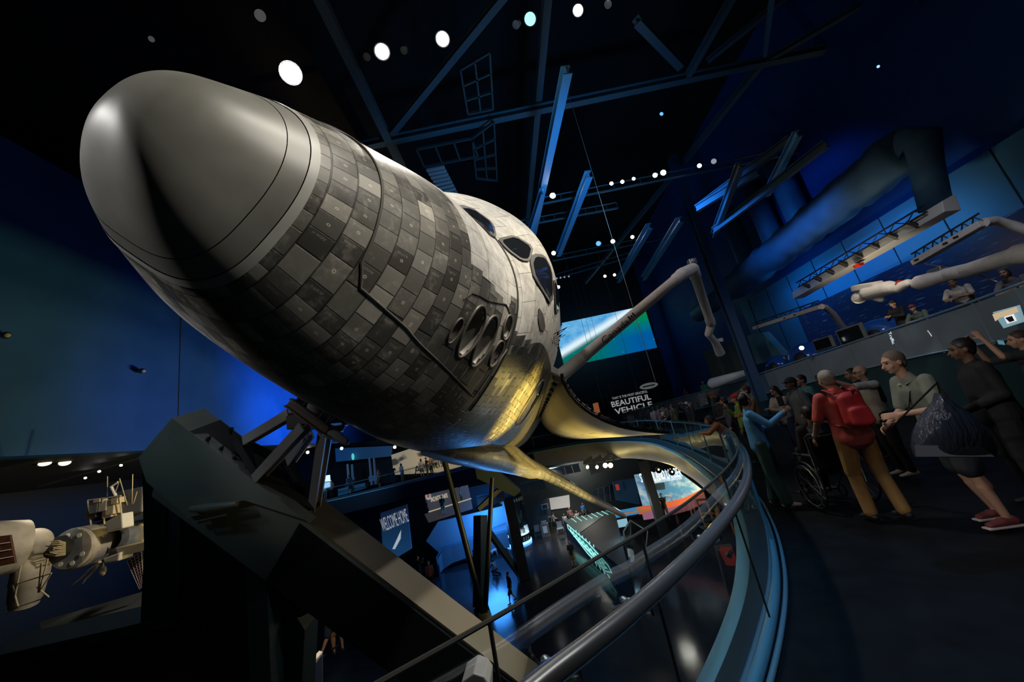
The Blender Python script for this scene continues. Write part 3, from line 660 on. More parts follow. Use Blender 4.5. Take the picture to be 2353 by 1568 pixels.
# ---------------------------------------------------------------- ceiling steel
BEAMG='painted steel beams of the roof frame'
def rbeam(a,b,w,h,m=None,lab='dark teal steel roof beam crossing the black ceiling',fn='ibeam',name='roof_beam'):
    a,b=V(a),V(b); s=MB(); getattr(s,fn)(a,b,w,h); o=s.build(name,m or M_truss); tag(o,lab,'beam',BEAMG); recenter(o); return o
z=16
rbeam((-12,14.1,z),(17,14.1,z),.3,.35,lab='long level roof beam running left to right above the spaceplane canopy')
rbeam(P(737,0,Z=z)-V(0,3,0),P(930,396,Z=z)+V(0,20,0),.34,.4,lab='leftmost long roof beam passing behind the nose hull')
rbeam(P(1262,-60,Z=z+.5),P(1208,545,Z=z+.5),.3,.35,lab='roof beam running front to back above the bright star-shaped lamp')
for (a,b,w,l) in [((1165,-20),(900,305),.26,'slanting roof brace rising right from behind the nose hull'),((1690,-20),(1578,178),.26,'slanting roof brace left of the narrow blue post at top right'),((1870,-60),(1625,140),.2,'thin slanting roof brace near top right'),
    ((1462,48),(1562,152),.3,'short wide teal roof plate sloping down right near the top'),((1755,138),(1588,352),.28,'upper length of the long brace slanting down to the far lights'),((1588,352),(1345,650),.26,'lower length of the long brace slanting down to the far lights'),
    ((2000,0),(1760,140),.2,'dim slanting brace at far top right'),((2120,60),(1850,300),.25,'dim long brace at top right above the big duct'),((1850,300),(1560,520),.25,'brace ending beside the hanging trusses over the far right')]:
    rbeam(P(*a,Z=z),P(*b,Z=z),w,w*1.1,lab=l)
rbeam(P(1778,-40,Z=14),P(1757,128,Z=15.9),.14,.14,M_steelblue,lab='narrow bright blue post rising at top right'); rbeam(P(2110,-40,Z=13),P(2110,56,Z=15),.1,.1,M_steelblue,lab='thin blue post at the far top right corner')
M_bar=mat('blue_batten_steel',(.10,.34,.55),.42)
for k,(a,b,zz,w,l) in enumerate([((1302,160),(1222,548),12.5,.3,'longest blue lighting batten hanging nearest the white cable'),((1353,400),(1283,584),11.5,.26,'blue lighting batten right of the star-shaped lamp'),((1492,520),(1420,645),11.,.3,'blue lighting batten right of the paired lamps'),((1562,506),(1478,640),10.6,.3,'rightmost blue lighting batten over the far barrier'),((1246,440),(1214,545),12.,.2,'short blue batten left of the star-shaped lamp')]):
    rbeam(P(*a,Z=zz),P(*b,Z=zz),w,.36,M_bar,lab=l,name='lighting_batten')
for a,b,l in [((1178,524),(1420,478),'round pipe across the roof just above the cabin'),((1230,472),(1835,351),'long lamp track across the middle of the ceiling'),((1270,600),(1530,548),'lamp track carrying the paired white lamps'),((1280,640),(1470,585),'lowest thin lamp track above the glowing screen')]:
    pa,pb=P(*a,Z=12.5),P(*b,Z=12.5); s=MB(); s.tube([pa,pb],.06,8); s.tube([pa+V(0,0,.35),pb+V(0,0,.35)],.035,6); n=10
    for k in range(n+1): q=pa.lerp(pb,k/n); s.tube([q,q+V(0,0,.35)],.02,5)
    o=s.build('lamp_track',M_truss,None,True); recenter(tag(o,l,'lamp track'))
# right hand hanging trusses
for k,(a,b,zz,l) in enumerate([((1832,308),(1762,445),9.5,'steep blue strut beside the large duct'),((1818,318),(1602,478),10.,'flat truss beam left of the large duct'),((1900,330),(1640,530),9.,'long truss beam just above the large duct'),((1740,395),(1600,480),9.5,'short truss beam over the wall column'),((1640,540),(1700,380),9.2,'upright strut at the near end of the trusses')]):
    rbeam(P(*a,Z=zz),P(*b,Z=zz),.2,.3,M_bar if k in(0,) else M_truss,lab=l)
# louvred bank and grid boxes hung high
lb=thing('louvre_bank','bank of pale louvre slats hung from the ceiling above the hull','louvre',P(1008,425,Z=13))
for k in range(9):
    s=MB(); a=P(980+k*5,392+k*8.5,Z=13); b=P(1022+k*4.2,384+k*8.3,Z=13); s.beam(a,b,.16,.06); s.build('slat',mat('pale_slat',(.3,.32,.35),.5),lb)
def grid(pts,nu,nv,lab):
    a,b,c,d=pts; g=MB()
    for i in range(nu+1): f=i/nu; g.beam(a.lerp(b,f),d.lerp(c,f),.07,.12)
    for i in range(nv+1): f=i/nv; g.beam(a.lerp(d,f),b.lerp(c,f),.07,.12)
    o=g.build('ceiling_grid',mat('grid_steel',(.05,.07,.075),.6)); recenter(tag(o,lab,'ceiling grid'))
grid([P(957,343,Z=15.5),P(1085,318,Z=15.5),P(1098,360,Z=15.5),P(975,383,Z=15.5)],3,1,'flat ceiling grid frame hanging above the louvre bank')
grid([P(1085,318,Z=15.5),P(1135,280,Z=15.5),P(1142,415,Z=15.5),P(1095,410,Z=15.5)],2,4,'tall ceiling grid frame right of the louvre bank')
grid([P(1058,160,Z=15.5),P(1125,120,Z=15.5),P(1133,250,Z=15.5),P(1075,262,Z=15.5)],2,3,'dim ceiling grid frame above the level roof beam')
# lamps: (px,py,z,radius,mat,label)
def lamp(px,py,zz,r,m,lab,cat='spotlight',aim=None,grp=None,Y=None):
    c=P(px,py,Z=zz) if Y is None else P(px,py,Y=Y); a=(V(aim) if aim is not None else V(-1,6,4.5)); d=(a-c).normalized()
    t_=thing('ceiling_spotlight',lab,cat,c,grp)
    s=MB(); s._lathe(c,-d,[(0,r*1.12),(r*.4,r*1.15),(r*1.6,r*.8),(r*2.0,r*.3)],18); s.build('lamp_housing',M_lampb,t_,True)
    s=MB(); s.ell(c-d*r*.05,(r*.98,r*.98,r*.12),18,7,d.to_track_quat('Z','Y').to_matrix()); s.build('lamp_lens',m,t_,True)
    return t_
lamp(668,168,13.,.27,E_hot,'brightest white spotlight glaring above the spaceplane nose',aim=P(620,400,D=5))
lamp(878,119,14.,.22,E_white,'large round white spotlight with three-way divider left of the roof brace')
lamp(1017,90,15.,.22,E_white,'white spotlight with three-way divider between two roof braces')
lamp(1328,24,15.,.17,E_white,'small round white spotlight at the top centre')
lamp(1218,44,15.,.2,emat('lamp_teal',(.3,.9,.9),1.8),'dim teal spotlight left of the topmost white spotlight')
lamp(598,36,15,.16,mat('dim_lens',(.25,.25,.24),.3,emit=(.8,.85,.9),es=.06),'dim round spotlight near the top left edge'); lamp(348,90,15,.08,MATS['dim_lens'],'faint small spotlight at upper left')
for px,py,l in [(843,131,'unlit lamp beside the large divided spotlight'),(1186,57,'unlit lamp beside the dim teal spotlight'),(928,116,'faint unlit lamp between the two divided spotlights'),(1397,10,'unlit tilted lamp at top centre right')]:
    lamp(px,py,14.5,.13,mat('unlit_lens',(.2,.22,.22),.3),l)
for px,py,zz,r,m,l in [(1270,450,12.,.13,E_hot,'star-shaped white lamp glaring above the cabin roof'),(1408,555,12.3,.13,E_hot,'left lamp of the bright pair on the lamp track'),(1453,545,12.3,.11,E_white,'right lamp of the bright pair on the lamp track'),
    (1272,582,11.,.12,E_white,'white lamp close beside the cabin window edge'),(1283,660,10.,.1,E_white,'small white lamp low beside the cabin side window'),(1390,635,10.5,.09,E_warm,'left of two small warm lamps above the screen'),(1412,632,10.5,.09,E_warm,'right of two small warm lamps above the screen'),
    (1405,422,12.4,.09,E_white,'leftmost small lamp on the long lamp track'),(1430,418,12.4,.09,E_white,'second small lamp on the long lamp track'),(1456,411,12.4,.08,E_white,'third small lamp on the long lamp track'),(1505,403,12.4,.11,E_white,'fourth small lamp on the long lamp track'),(1524,397,12.4,.13,E_white,'oval lamp close beside the fourth lamp on the track'),(1607,381,12.4,.1,E_white,'rightmost lit lamp on the long lamp track'),
    (1640,371,12.4,.13,E_soft,'dim round lamp at the right end of the long track'),(1375,560,12.3,.16,emat('lamp_blue',(.15,.5,.9),1.2),'dim blue lamp left of the bright pair'),(2018,153,12,.05,emat('lamp_blue2',(.2,.5,1),2.),'tiny blue lamp at far upper right'),(1520,262,12,.07,MATS['lamp_blue'],'tiny blue-lit bracket under the level roof beam')]:
    lamp(px,py,zz,r,m,l,aim=(0,10,3))
for k,px in enumerate((1279,1288,1297,1307)): lamp(px,640-k*1.5,9.8,.05,E_soft,('first','second','third','fourth')[k]+' tiny lamp from the left in the row beside the cabin')
for px,py,l in [(103,1066,'left round downlight in the soffit under the blue wall'),(149,1064,'right round downlight in the soffit under the blue wall')]: lamp(px,py,4.66,.2,emat('downlight_warm',(.95,.85,.5),2.2),l,aim=P(px,1300,D=14))
for px,py,l in [(196,1099,'small track lamp left above the space station'),(228,1084,'brighter track lamp above the space station'),(278,1070,'track lamp nearest the grey tower above the station')]: lamp(px,py,4.3,.06,E_white,l,aim=P(200,1250,D=14))
# cables
def cable(a,b,r,lab):
    s=MB(); s.tube([a,b],r,6); solo(s,'hanging_cable',mat('cable_steel',(.5,.47,.38),.4,.5),lab,'cable')
a=P(1306,215,Y=13.); cable(V(a.x,a.y,16.),V(a.x,a.y,2.6+0*a.z),.012,'pale thin cable hanging from the blue batten past the robotic arm')
for px,py,Y,l in [(1300,600,30,'thin cable left of the glowing screen nearest the cabin'),(1345,680,36,'thin cable over the left part of the glowing screen'),(1480,820,38,'thin cable below the right part of the glowing screen'),(1380,860,36,'thin cable between screen and quote banner'),(1405,690,30,'thin cable crossing the middle of the screen')]:
    a=P(px,py,Y=Y); cable(V(a.x,a.y,15.8),V(a.x,a.y,2.5),.012,l)
# ---------------------------------------------------------------- right wall: duct, column, canopy, exhibits
M_duct=mat('fabric_duct',(.06,.15,.24),.6,noise=.15,nscale=1.5,bump=.9)
d0,d1=P(1680,665,X=14.6),P(2085,338,X=14.6); dc=thing('air_duct','very large round blue-lit fabric air duct running along the right wall','duct',d0)
n=44; pts=[d0.lerp(d1,i/n) for i in range(n+1)]; rr=[.82*(.95 if i%5==0 else 1.+.012*math.sin(i*2.3))*(.93 if i in(0,n) else 1) for i in range(n+1)]
s=MB(); s.tube(pts,rr,26); s.v=[tuple(Vector(v)+V(0,0,-.07*math.sin(v[1]*1.7)*math.sin(v[1]*5.1))) for v in s.v]; s.build('duct_body',M_duct,dc,'all')
s=MB(); e=P(2150,480,X=14.8); s.tube([d1,d1+V(.1,-.35,-.1),d1.lerp(e,.45)+V(0,-.25,.1),e],[.7,.5,.42,.4],20); s.build('duct_elbow',M_duct,dc,'all')
s=MB(); s.tube([d0+V(0,.1,0),d0+V(0,5,-.05)],.62,20); s.build('duct_tail',M_duct,dc,'all')
for k in range(3):
    s=MB(); q=P(1700+k*62,560-k*42,X=16.2); s.tube([V(16.2,q.y,8.2),V(16.2,q.y,13.5)],.55,16); solo(s,'riser_duct',M_duct,('left','middle','right')[k]+'most of three upright ducts behind the large round duct','duct',smooth='all')
s=MB(); a=P(1722,845,Y=19.5); s.ibeam(V(a.x,a.y,1.),V(a.x,a.y,16),.42,.42,.06,(0,1,0)); solo(s,'wall_column',mat('column_blue',(.03,.07,.14),.5),'dark steel wall column rising left of the large duct','column')
s=MB(); s.prism([P(1640,800,Y=24),P(1700,775,Y=24),P(1718,845,Y=24),P(1662,862,Y=24)],(0,1.5,0)); solo(s,'grey_booth',mat('booth_grey',(.07,.09,.07),.6),'plain grey-green booth wall behind the dark wall column','booth')
# light canopy: slanted soffit bar with lamp truss
ca=thing('lighting_canopy','long pale canopy beam with a black lamp truss under the blue right wall','canopy',P(1990,590,X=13.6))
p0,p1=P(1822,688,X=13.4),P(2170,487,X=13.4)
s=MB(); s.hexa([p0,p1,p1+V(.5,0,-.05),p0+V(.5,0,-.05)],[p0+V(0.1,0,.35),p1+V(.1,0,.35),p1+V(.6,0,.5),p0+V(.6,0,.5)]); s.build('canopy_body',mat('canopy_paint',(.6,.6,.57),.5),ca,bevel=.02)
q0,q1=P(1836,664,X=13.35)+V(0,0,.08),P(2133,492,X=13.35)+V(0,0,.08)
s=MB(); s.tube([q0,q1],.03,6); s.tube([q0+V(0,0,.22),q1+V(0,0,.22)],.03,6)
for k in range(18): a=q0.lerp(q1,k/18); b=q0.lerp(q1,(k+1)/18); s.tube([a+V(0,0,.22*(k%2)),b+V(0,0,.22*((k+1)%2))],.018,5)
s.build('lamp_truss',M_blackm,ca)
for k in range(8): a=q0.lerp(q1,(k+.6)/8.4); s=MB(); s.capsule(a-V(.06,0,.02),a-V(-.1,.06,.2),.07,.085,10); s.build('truss_lamp',M_blackm,ca)
s=MB(); s.box(P(1973,610,X=13.3),(.2,.25,.12)); s.build('red_box',mat('red_paint',(.5,.03,.02),.5),ca)
# wall panels and dark display backdrop
s=MB(); s.hexa([V(16.6,9.8,3.2),V(17.05,9.8,3.2),V(17.05,26,3.2),V(16.6,26,3.2)],[V(16.6,9.8,7.6),V(17.05,9.8,7.6),V(17.05,26,7.6),V(16.6,26,7.6)])
for k in range(8): pass
solo(s,'wall_cladding',mat('blue_cladding',(.07,.25,.42),.5),'blue panelled cladding band glowing behind the canopy on the right wall','cladding')
for k in range(8): s=MB(); s.box((16.58,11+k*2,5.4),(.02,.03,4.4)); struct(s,'trim_%d'%(3+k),M_dark)
m=bpy.data.materials.new('star_streak_mural'); m.use_nodes=True; t=NT(m); b=t.n['Principled BSDF']; ob=t.node('ShaderNodeTexCoord').outputs['Object']
mp=t.node('ShaderNodeMapping'); mp.inputs['Scale'].default_value=(1,.7,9); t.l.new(ob,mp.inputs[0]); n=t.noise(mp.outputs[0],2.2,3,.6); c=t.mix(t.ramp(n,.62,.72),(.004,.012,.05,1),(.06,.14,.28,1)); t.l.new(c,b.inputs['Base Color']); t.l.new(c,b.inputs['Emission Color']); b.inputs['Emission Strength'].default_value=.25; b.inputs['Roughness'].default_value=.4
M_mural=m
s=MB(); s.box((16.2,13.5,3.4),(.2,14.5,3.8)); solo(s,'star_mural','x' and m,'dark blue mural of streaking stars behind the spacewalker figure','mural')
# white truss frames
M_frm=mat('cream_frame',(.62,.58,.55),.5,noise=.08,nscale=4)
def frame(a,b,c,d,lab):
    t_=thing('display_arch',lab,'frame',a)
    s=MB(); s.beam(a,b,.3,.18); s.build('front_beam',M_frm,t_,bevel=.02)
    s=MB(); s.tube([b,c.lerp(b,.6)+V(0,0,.1),c,d],.12,10); s.build('side_rib',M_frm,t_,True)
    s=MB(); u=V(0,0,.28); s.tube([a+u,b+u],.025,6)
    for k in range(7): s.tube([a.lerp(b,k/7)+u*.2,a.lerp(b,(k+.5)/7)+u],.018,5); s.tube([a.lerp(b,(k+.5)/7)+u,a.lerp(b,(k+1)/7)+u*.2],.018,5)
    s.build('top_lattice',M_blackm,t_)
    for k in (.1,.55,.7): s=MB(); q=a.lerp(b,k); s.box(q-V(.16,0,.0),(.02,.12,.05)); s.build('dark_slot',M_gap,t_)
    return t_
frame(P(1735,754,X=13.2),P(1888,705,X=13.2),P(1915,722,X=14),P(1937,752,X=14.6),'smaller cream exhibit frame with lattice top left above the blue domes')
frame(P(2104,603,X=12.6),P(2262,512,X=12.6),P(2330,520,X=13.2),P(2440,560,X=13.4),'larger cream exhibit frame with lattice top above the robotic boom')
s=MB(); s.prism([P(1716,772,X=14.5),P(1752,765,X=14.5),P(1803,822,X=14.5),P(1738,838,X=14.5)],(.4,0,0)); solo(s,'sloped_wall',mat('teal_panel',(.12,.3,.35),.5),'pale teal sloped panel left of the blue domes','panel')
M_dome=mat('glossy_blue_dome',(.02,.10,.45),.16,.2)
for px,py,X,r,l in [(1862,826,14.5,1.1,'larger glossy blue dome behind the upper ramp barrier'),(1792,842,14.3,.78,'smaller glossy blue dome left of the larger dome'),(2032,778,14.6,1.05,'dark blue dome rim beside the leaning capped visitor')]:
    s=MB(); c=P(px,py,X=X); n_=18
    rows=[[c+V(math.cos(a)*math.cos(e)*r*.9,math.sin(a)*math.cos(e)*r,math.sin(e)*r*.8) for a in [2*PI*k/28 for k in range(28)]] for e in [math.radians(q) for q in (-20,0,15,30,45,58,70,80,88)]]
    s.grid(rows,True); o=solo(s,'blue_dome',M_dome,l,'dome',smooth='all')
    g=MB(); 
    g.ell(c+V(-r*.62,-r*.35,-.1),(.34*r,.4*r,.5*r)); g.build('dome_opening',M_gap,o,True)
lamp(1842,800,0,.09,emat('dome_lamp',(.85,.95,1),9.),'round white lamp glowing on the larger blue dome',Y=16.2,aim=(0,0,2))
def monitor(px,py,X,w,h,lab):
    c=P(px,py,X=X); t_=thing('display_monitor',lab,'monitor',c-V(0,0,h/2))
    s=MB(); s.box(c,(.12,w,h)); s.build('monitor_body',mat('monitor_grey',(.16,.17,.17),.4),t_,bevel=.02)
    s=MB(); s.box(c-V(.07,0,0),(.01,w*.86,h*.8)); s.build('monitor_screen',mat('monitor_glass',(.01,.012,.015),.1),t_)
    s=MB(); s.tube([c-V(0,0,h/2),V(c.x,c.y,1.3)],.04,8); s.build('monitor_stand',M_blackm,t_)
monitor(1957,770,13.2,1.2,.7,'larger grey monitor right of the blue domes'); monitor(1893,790,13.,1.0,.5,'lower slim monitor just right of the larger dome')
s=MB(); s.capsule(P(1640,882,Y=23),P(1712,858,Y=21),.35,.2,14); c=solo(s,'model_capsule',M_white,'small white model craft resting behind the far barrier','model',smooth=True)
# ---------------------------------------------------------------- spacewalker on a boom
M_suit=mat('spacesuit_white',(.72,.68,.62),.6,noise=.06,nscale=6,bump=.2)
X0=11.6
def q(px,py,X=X0): return P(px,py,X=X)
sw=thing('spacewalker_mannequin','white spacesuit figure floating face down, feet held by the robotic boom','spacesuit figure',q(2015,675))
s=MB(); s.capsule(q(2042,662),q(2000,672),(.26,.22),(.3,.25),14); s.capsule(q(2042,662),q(2066,660),.16,.14,12); s.capsule(q(2066,660),q(2086,650),.14,.11,12); s.capsule(q(2040,666),q(2064,664,X0-.1),.15,.13,12); s.capsule(q(2064,664,X0-.1),q(2085,653,X0-.1),.12,.1,12)
s.capsule(q(1998,676),q(2014,686),.12,.1,12); s.capsule(q(2014,686),q(2026,690),.1,.08,12); s.ell(q(1974,684),(.2,.22,.2)); s.capsule(q(1984,681),q(2000,674),.16,.2,12)
me=remesh(s,.03,3); me.materials.append(M_suit); o=bpy.data.objects.new('suit_body',me); link(o,sw); me.transform(Matrix.Translation(-sw.location))
s=MB(); s.ell(q(1971,687),(.13,.14,.12)); s.build('visor',mat('gold_visor',(.3,.2,.05),.12,.9),sw,True)
s=MB(); s.beam(q(1968,664)+V(0,0,.03),q(2018,654),.4,.2); s.build('life_support_pack',M_suit,sw,bevel=.04)
for f in (.62,): s=MB(); c=q(2042,662).lerp(q(2086,650),f); d=(q(2086,650)-q(2042,662)).normalized(); s.tube([c-d*.012,c+d*.012],.143,18); s.build('red_stripe',MATS['red_paint'],sw)
bm_=thing('exhibit_boom','white robotic boom reaching from the right edge toward the spacewalker feet','boom',q(2200,615))
s=MB(); s.tube([q(2104,652),q(2112,650)],.16,14); s.tube([q(2112,650),q(2180,630)],[.2,.17],18); s.capsule(q(2180,630),q(2222,622,X0-.2),.17,.18,14); s.build('forearm',M_arm,bm_,True)
s=MB(); s.tube([q(2222,622,X0-.2),q(2345,584,X0-1.6)],.17,18); s.capsule(q(2345,584,X0-1.6),q(2390,578,X0-1.8),.2,.2,14); s.build('upper_arm',M_arm,bm_,True)
s=MB(); s.box(q(2148,630),(.2,.5,.12)); s.box(q(2150,620),(.12,.35,.1)); s.build('camera_cluster',M_steel,bm_,bevel=.02)
s=MB(); s.tube([q(2088,652),q(2095,646),q(2104,652),q(2096,660),q(2088,652)],.025,8); s.tube([q(2095,653),q(2108,652)],.03,8); s.build('foot_clamp',M_steel,bm_,True)
s=MB(); s.tube([P(2128,607,X=12.4),P(2225,624,X=11.5)],.02,6); s.tube([P(2250,632,X=11.4),P(2292,648,X=11.4)],.02,6); s.build('guy_wire',M_steel,bm_)
# ================================================================ SUPPORT TOWER (near, left) AND MOUNT
M_tow=mat('tower_grey_paint',(.22,.26,.26),.45,noise=.06,nscale=1)
M_towtop=mat('tower_brown_top',(.20,.18,.145),.55,noise=.08,nscale=1.2)
M_tdark=mat('tower_black_steel',(.014,.017,.022),.5)
Z9=Vector((0,0,0))
A=P(395,961,D=6.0); B=P(1190,1568,D=6.6); ax_=(B-A).normalized()
A2_=P(470,975,D=6.55); n1=(A2_-A); 
# strut direction A->B ; top face goes to the far edge, side face drops down
far0=P(763,1165,D=6.9); base0=A+ax_*((far0-A).dot(ax_)); w_=(far0-base0)
tw=thing('support_tower','massive angular dark grey steel tower that carries the spaceplane nose mount','tower',P(500,1568,D=7))
LB=(B-A).length+2.5
down=ax_.cross(w_).normalized(); 
if down.z>0: down=-down
g=MB(); hgt=1.25
def tp(t,w,h): return A+ax_*t+w_*w+down*h
g.hexa([tp(0,0,0),tp(LB,0,0),tp(LB,1,0),tp(0,1,0)],[tp(.55,0,hgt),tp(LB,0,hgt),tp(LB,1,hgt),tp(.55,1,hgt)])
g.cur=0; o=g.build('inclined_beam',[M_tow],tw,bevel=.01)
t0=(P(700,1190,D=6.3)-A).dot(ax_)
g=MB(); g.hexa([tp(t0,-.01,-.012),tp(LB,-.01,-.012),tp(LB,1.01,-.012),tp(t0,1.01,-.012)],[tp(t0,-.01,.02),tp(LB,-.01,.02),tp(LB,1.01,.02),tp(t0,1.01,.02)]); g.build('top_cover_plate',M_towtop,tw,label='brownish smooth cover plate')
g=MB(); g.hexa([tp(.35,.0,-.01),tp(t0,.0,-.01),tp(t0,1.0,-.01),tp(.35,1.0,-.01)],[tp(.35,0.,.03),tp(t0,0.,.03),tp(t0,1.,.03),tp(.35,1.,.03)]); g.build('bolted_plate',M_tdark,tw,label='black bolted plate')
g=MB(); g.beam(tp(t0,-.02,-.02),tp(t0,1.02,-.02),.02,.02,down); g.build('plate_joint_strip',mat('gold_strip',(.6,.5,.2),.4),tw)
g=MB(); g.hexa([tp(t0,-.004,.1),tp(LB,-.004,.1),tp(LB,-.012,.1),tp(t0,-.012,.1)],[tp(t0+.2,-.004,hgt),tp(LB,-.004,hgt),tp(LB,-.012,hgt),tp(t0+.2,-.012,hgt)]); g.build('side_plate',M_tdark,tw)
for k in range(8):
    f=(k+.5)/8; c=tp(.5+(t0-.6)*f,.08,-.02); g=MB(); g.tube([c,c-down*.05],.032,6); g.tube([c-down*.05,c-down*.085],.018,8); g.build('bolt',M_tdark,tw)
    c=tp(.5+(t0-.6)*f,.9,-.02); g=MB(); g.tube([c,c-down*.05],.032,6); g.build('bolt',M_tdark,tw)
# head block left of the beam, columns and window opening frame
def quad_prism(pxs,D,thk,m,name,label=None,bev=.01):
    pts=[P(*p,D=D) for p in pxs]; n=(pts[1]-pts[0]).cross(pts[-1]-pts[0]).normalized()
    if n.dot(pts[0]-Vector(EYE))<0: n=-n
    g=MB(); g.prism(pts,n*thk); return g.build(name,m,tw,bevel=bev,label=label)
quad_prism([(395,961),(318,1052),(336,1108),(432,1190),(560,1150),(700,1195),(711,1203)],6.02,.22,M_tow,'head_block')
quad_prism([(326,1085),(380,1130),(378,1300),(362,1428),(322,1430),(330,1260)],6.5,.35,M_teal,'frame_post')
quad_prism([(380,1130),(414,1165),(412,1300),(398,1424),(362,1428),(378,1300)],6.55,.5,mat('post_side_blue_lit',(.05,.09,.14),.5),'frame_post_side')  # blue light on this side of the post is put into its colour
quad_prism([(-60,1520),(362,1424),(398,1420),(395,1440),(-60,1545)],6.45,.6,mat('sill_teal',(.05,.08,.09),.5),'frame_sill')
quad_prism([(-60,1543),(395,1438),(420,1180),(545,1150),(570,1270),(575,1640),(-60,1640)],6.6,.8,M_tdark,'lower_body')
quad_prism([(562,1272),(612,1278),(625,1640),(575,1640)],6.3,.35,M_teal,'rear_column')
quad_prism([(612,1420),(660,1385),(700,1450),(690,1640),(612,1640)],6.8,.5,mat('teal_column',(.02,.06,.06),.5),'side_column')
quad_prism([(540,1155),(711,1205),(870,1325),(690,1420),(612,1420),(560,1270)],6.75,.5,M_tdark,'gusset_block')
g=MB(); g.tube([P(440,1170,D=5.95),P(478,1168,D=5.9),P(545,1158,D=5.9)],[.05,.075,.04],12); g.build('hinge_pin',M_tow,tw,True)
g=MB(); g.beam(P(430,1188,D=5.95),P(545,1160,D=5.9),.04,.03); g.beam(P(445,1200,D=5.95),P(520,1183,D=5.9),.03,.02); g.build('latch_bars',M_tow,tw)
# mount frame
mt=thing('nose_mount','four-legged steel cradle bolted on the tower gripping the spaceplane belly','mount',tp(1.8,.5,0))
M_leg=mat('mount_leg_paint',(.34,.34,.35),.4); 
pc=P(708,958,D=5.55)
legs=[((568,1012),(672,950),6.35,5.7),((592,1098),(703,978),6.1,5.5),((668,1058),(708,1000),6.7,5.9),((722,1166),(748,992),6.5,5.6)]
for k,(a,b,da,db) in enumerate(legs):
    pa,pb=P(*a,D=da),P(*b,D=db); g=MB(); g.ibeam(pa,pb,.15,.15,.022,(0,1,0)); g.build('mount_leg',M_leg,mt)
ba=[P(548,1012,D=6.35),P(600,1098,D=6.1),P(724,1166,D=6.45),P(660,1065,D=6.8)]
for i in range(4): g=MB(); g.beam(ba[i],ba[(i+1)%4],.14,.12); g.build('base_bar',M_tdark,mt)
pA,pB=P(664,925,D=5.5),P(752,990,D=5.45)
ud=(pB-pA).normalized(); away=(V(0,1,0)-ud*ud.y).normalized(); upn=ud.cross(away).normalized(); 
if upn.z<0: upn=-upn
for s_ in (0,.62): g=MB(); g.ibeam(pA+away*s_,pB+away*s_,.14,.14,.02,upn); g.build('clamp_channel',mat('brown_channel',(.13,.10,.085),.4),mt)
g=MB(); c=(pA+pB)/2+away*.3; g.box(c+upn*.06,(1,1,1),Matrix((ud*.62,away*.7,upn*.05)).transposed()); g.build('clamp_plate',M_tdark,mt)
# pad reaching up to the hull
top=L(3.86,0,-3.06); g=MB(); g.tube([c+upn*.05,c.lerp(top,.45),c.lerp(top,.8),top],[.27,.22,.14,.1],20); g.build('belly_cone',M_leg,mt,True)
for k in range(4): 
    for w2 in (0,.55):
        q_=pA.lerp(pB,(.12,.3,.72,.9)[k])+away*w2+upn*.08; g=MB(); g.tube([q_,q_+upn*.12],.03,8); g.tube([q_+upn*.12,q_+upn*.16],.016,8); g.build('clamp_bolt',M_blackm,mt)
g=MB(); g.capsule(pB+away*.1-upn*.02,pB+ud*.3+away*.1,.1,.05,14); g.build('nose_cap_fitting',M_leg,mt,True)
g=MB(); g.box(P(690,968,D=5.62),(.3,.2,.2)); g.build('gusset',M_tdark,mt)
# ================================================================ SPACE STATION MODEL (left)
DS=13.5
def sp_(px,py,dd=0): return P(px,py,D=DS+dd)
M_st=mat('station_thermal_cloth',(.46,.42,.36),.6,noise=.35,nscale=1.6,bump=.4); M_std=mat('station_grey_paint',(.12,.13,.15),.45,noise=.2,nscale=3); M_stt=mat('station_tan',(.55,.47,.32),.55,noise=.15,nscale=4)
st=thing('space_station_model','pale grey space station model of joined cylinder modules hung in the dark left room','space station',sp_(180,1420))
def cyl(a,b,prof,m,name,par=st,n=26):
    a,b=V(a),V(b);d=b-a;Ln=d.length; s=MB(); s._lathe(a,d,[(t*Ln,r) for t,r in prof],n); return s.build(name,m,par,True)
main=cyl(sp_(165,1262,-.9),sp_(262,1238,.5),[(0,.0),(0,.62),(.03,.66),(.55,.66),(.6,.6),(1,.58),(1,0)],M_st,'main_module')
cyl(sp_(162,1262.7,-.945),sp_(167,1261.5,-.87),[(0,.0),(0,.6),(1,.67),(1.6,.67)],M_std,'docking_ring')
for k in range(7):
    a=.5+k*.8; c=sp_(162,1262.7,-.95); d=(sp_(262,1238,.5)-c).normalized(); x=d.cross(V(0,0,1)).normalized(); y=d.cross(x); q_=c+(x*math.cos(a)+y*math.sin(a))*.47-d*.02
    s=MB(); s.tube([q_-d*.02,q_],.07,12); o=s.build('port_ring',M_white,main); 
cyl(sp_(228,1247,0.0),sp_(266,1238,.55),[(0,.5),(.05,.72),(.5,.76),(.7,.6),(1,.56)],M_std,'middle_band')
cyl(sp_(262,1240,-.3),sp_(335,1228,.7),[(0,.3),(.08,.5),(.6,.5),(.62,.46),(.62,0)],M_std,'aft_drum')
cyl(sp_(307,1232,.1),sp_(345,1224,.7),[(0,0),(0,.42),(1,.42),(1,0)],M_stt,'tan_end_cap')
cyl(sp_(96,1262,-1.4),sp_(160,1262,-.9),[(0,0),(0,.2),(.15,.32),(.6,.42),(.85,.3),(1,.26)],M_gap,'pipe_covered_tunnel')
random.seed(5)
for k in range(9):
    s=MB(); a=sp_(104+random.random()*20,1245+k*3.6,-1.75); b=sp_(125+random.random()*12,1243+k*4.4,-1.7); c=sp_(150,1248+k*3.4,-1.4); s.tube([a,b,c],.018,6); s.build('tunnel_pipe',M_stt,st)
s=MB(); s.ell(sp_(78,1250,-1.5),(.42,.42,.46),24,14); s.build('ball_node',M_std if 0 else M_st,st,True)
cyl(sp_(64,1252,-1.6),sp_(-70,1272,-2.6),[(0,.35),(.12,.75),(1,.85),(1,0)],M_st,'left_module')
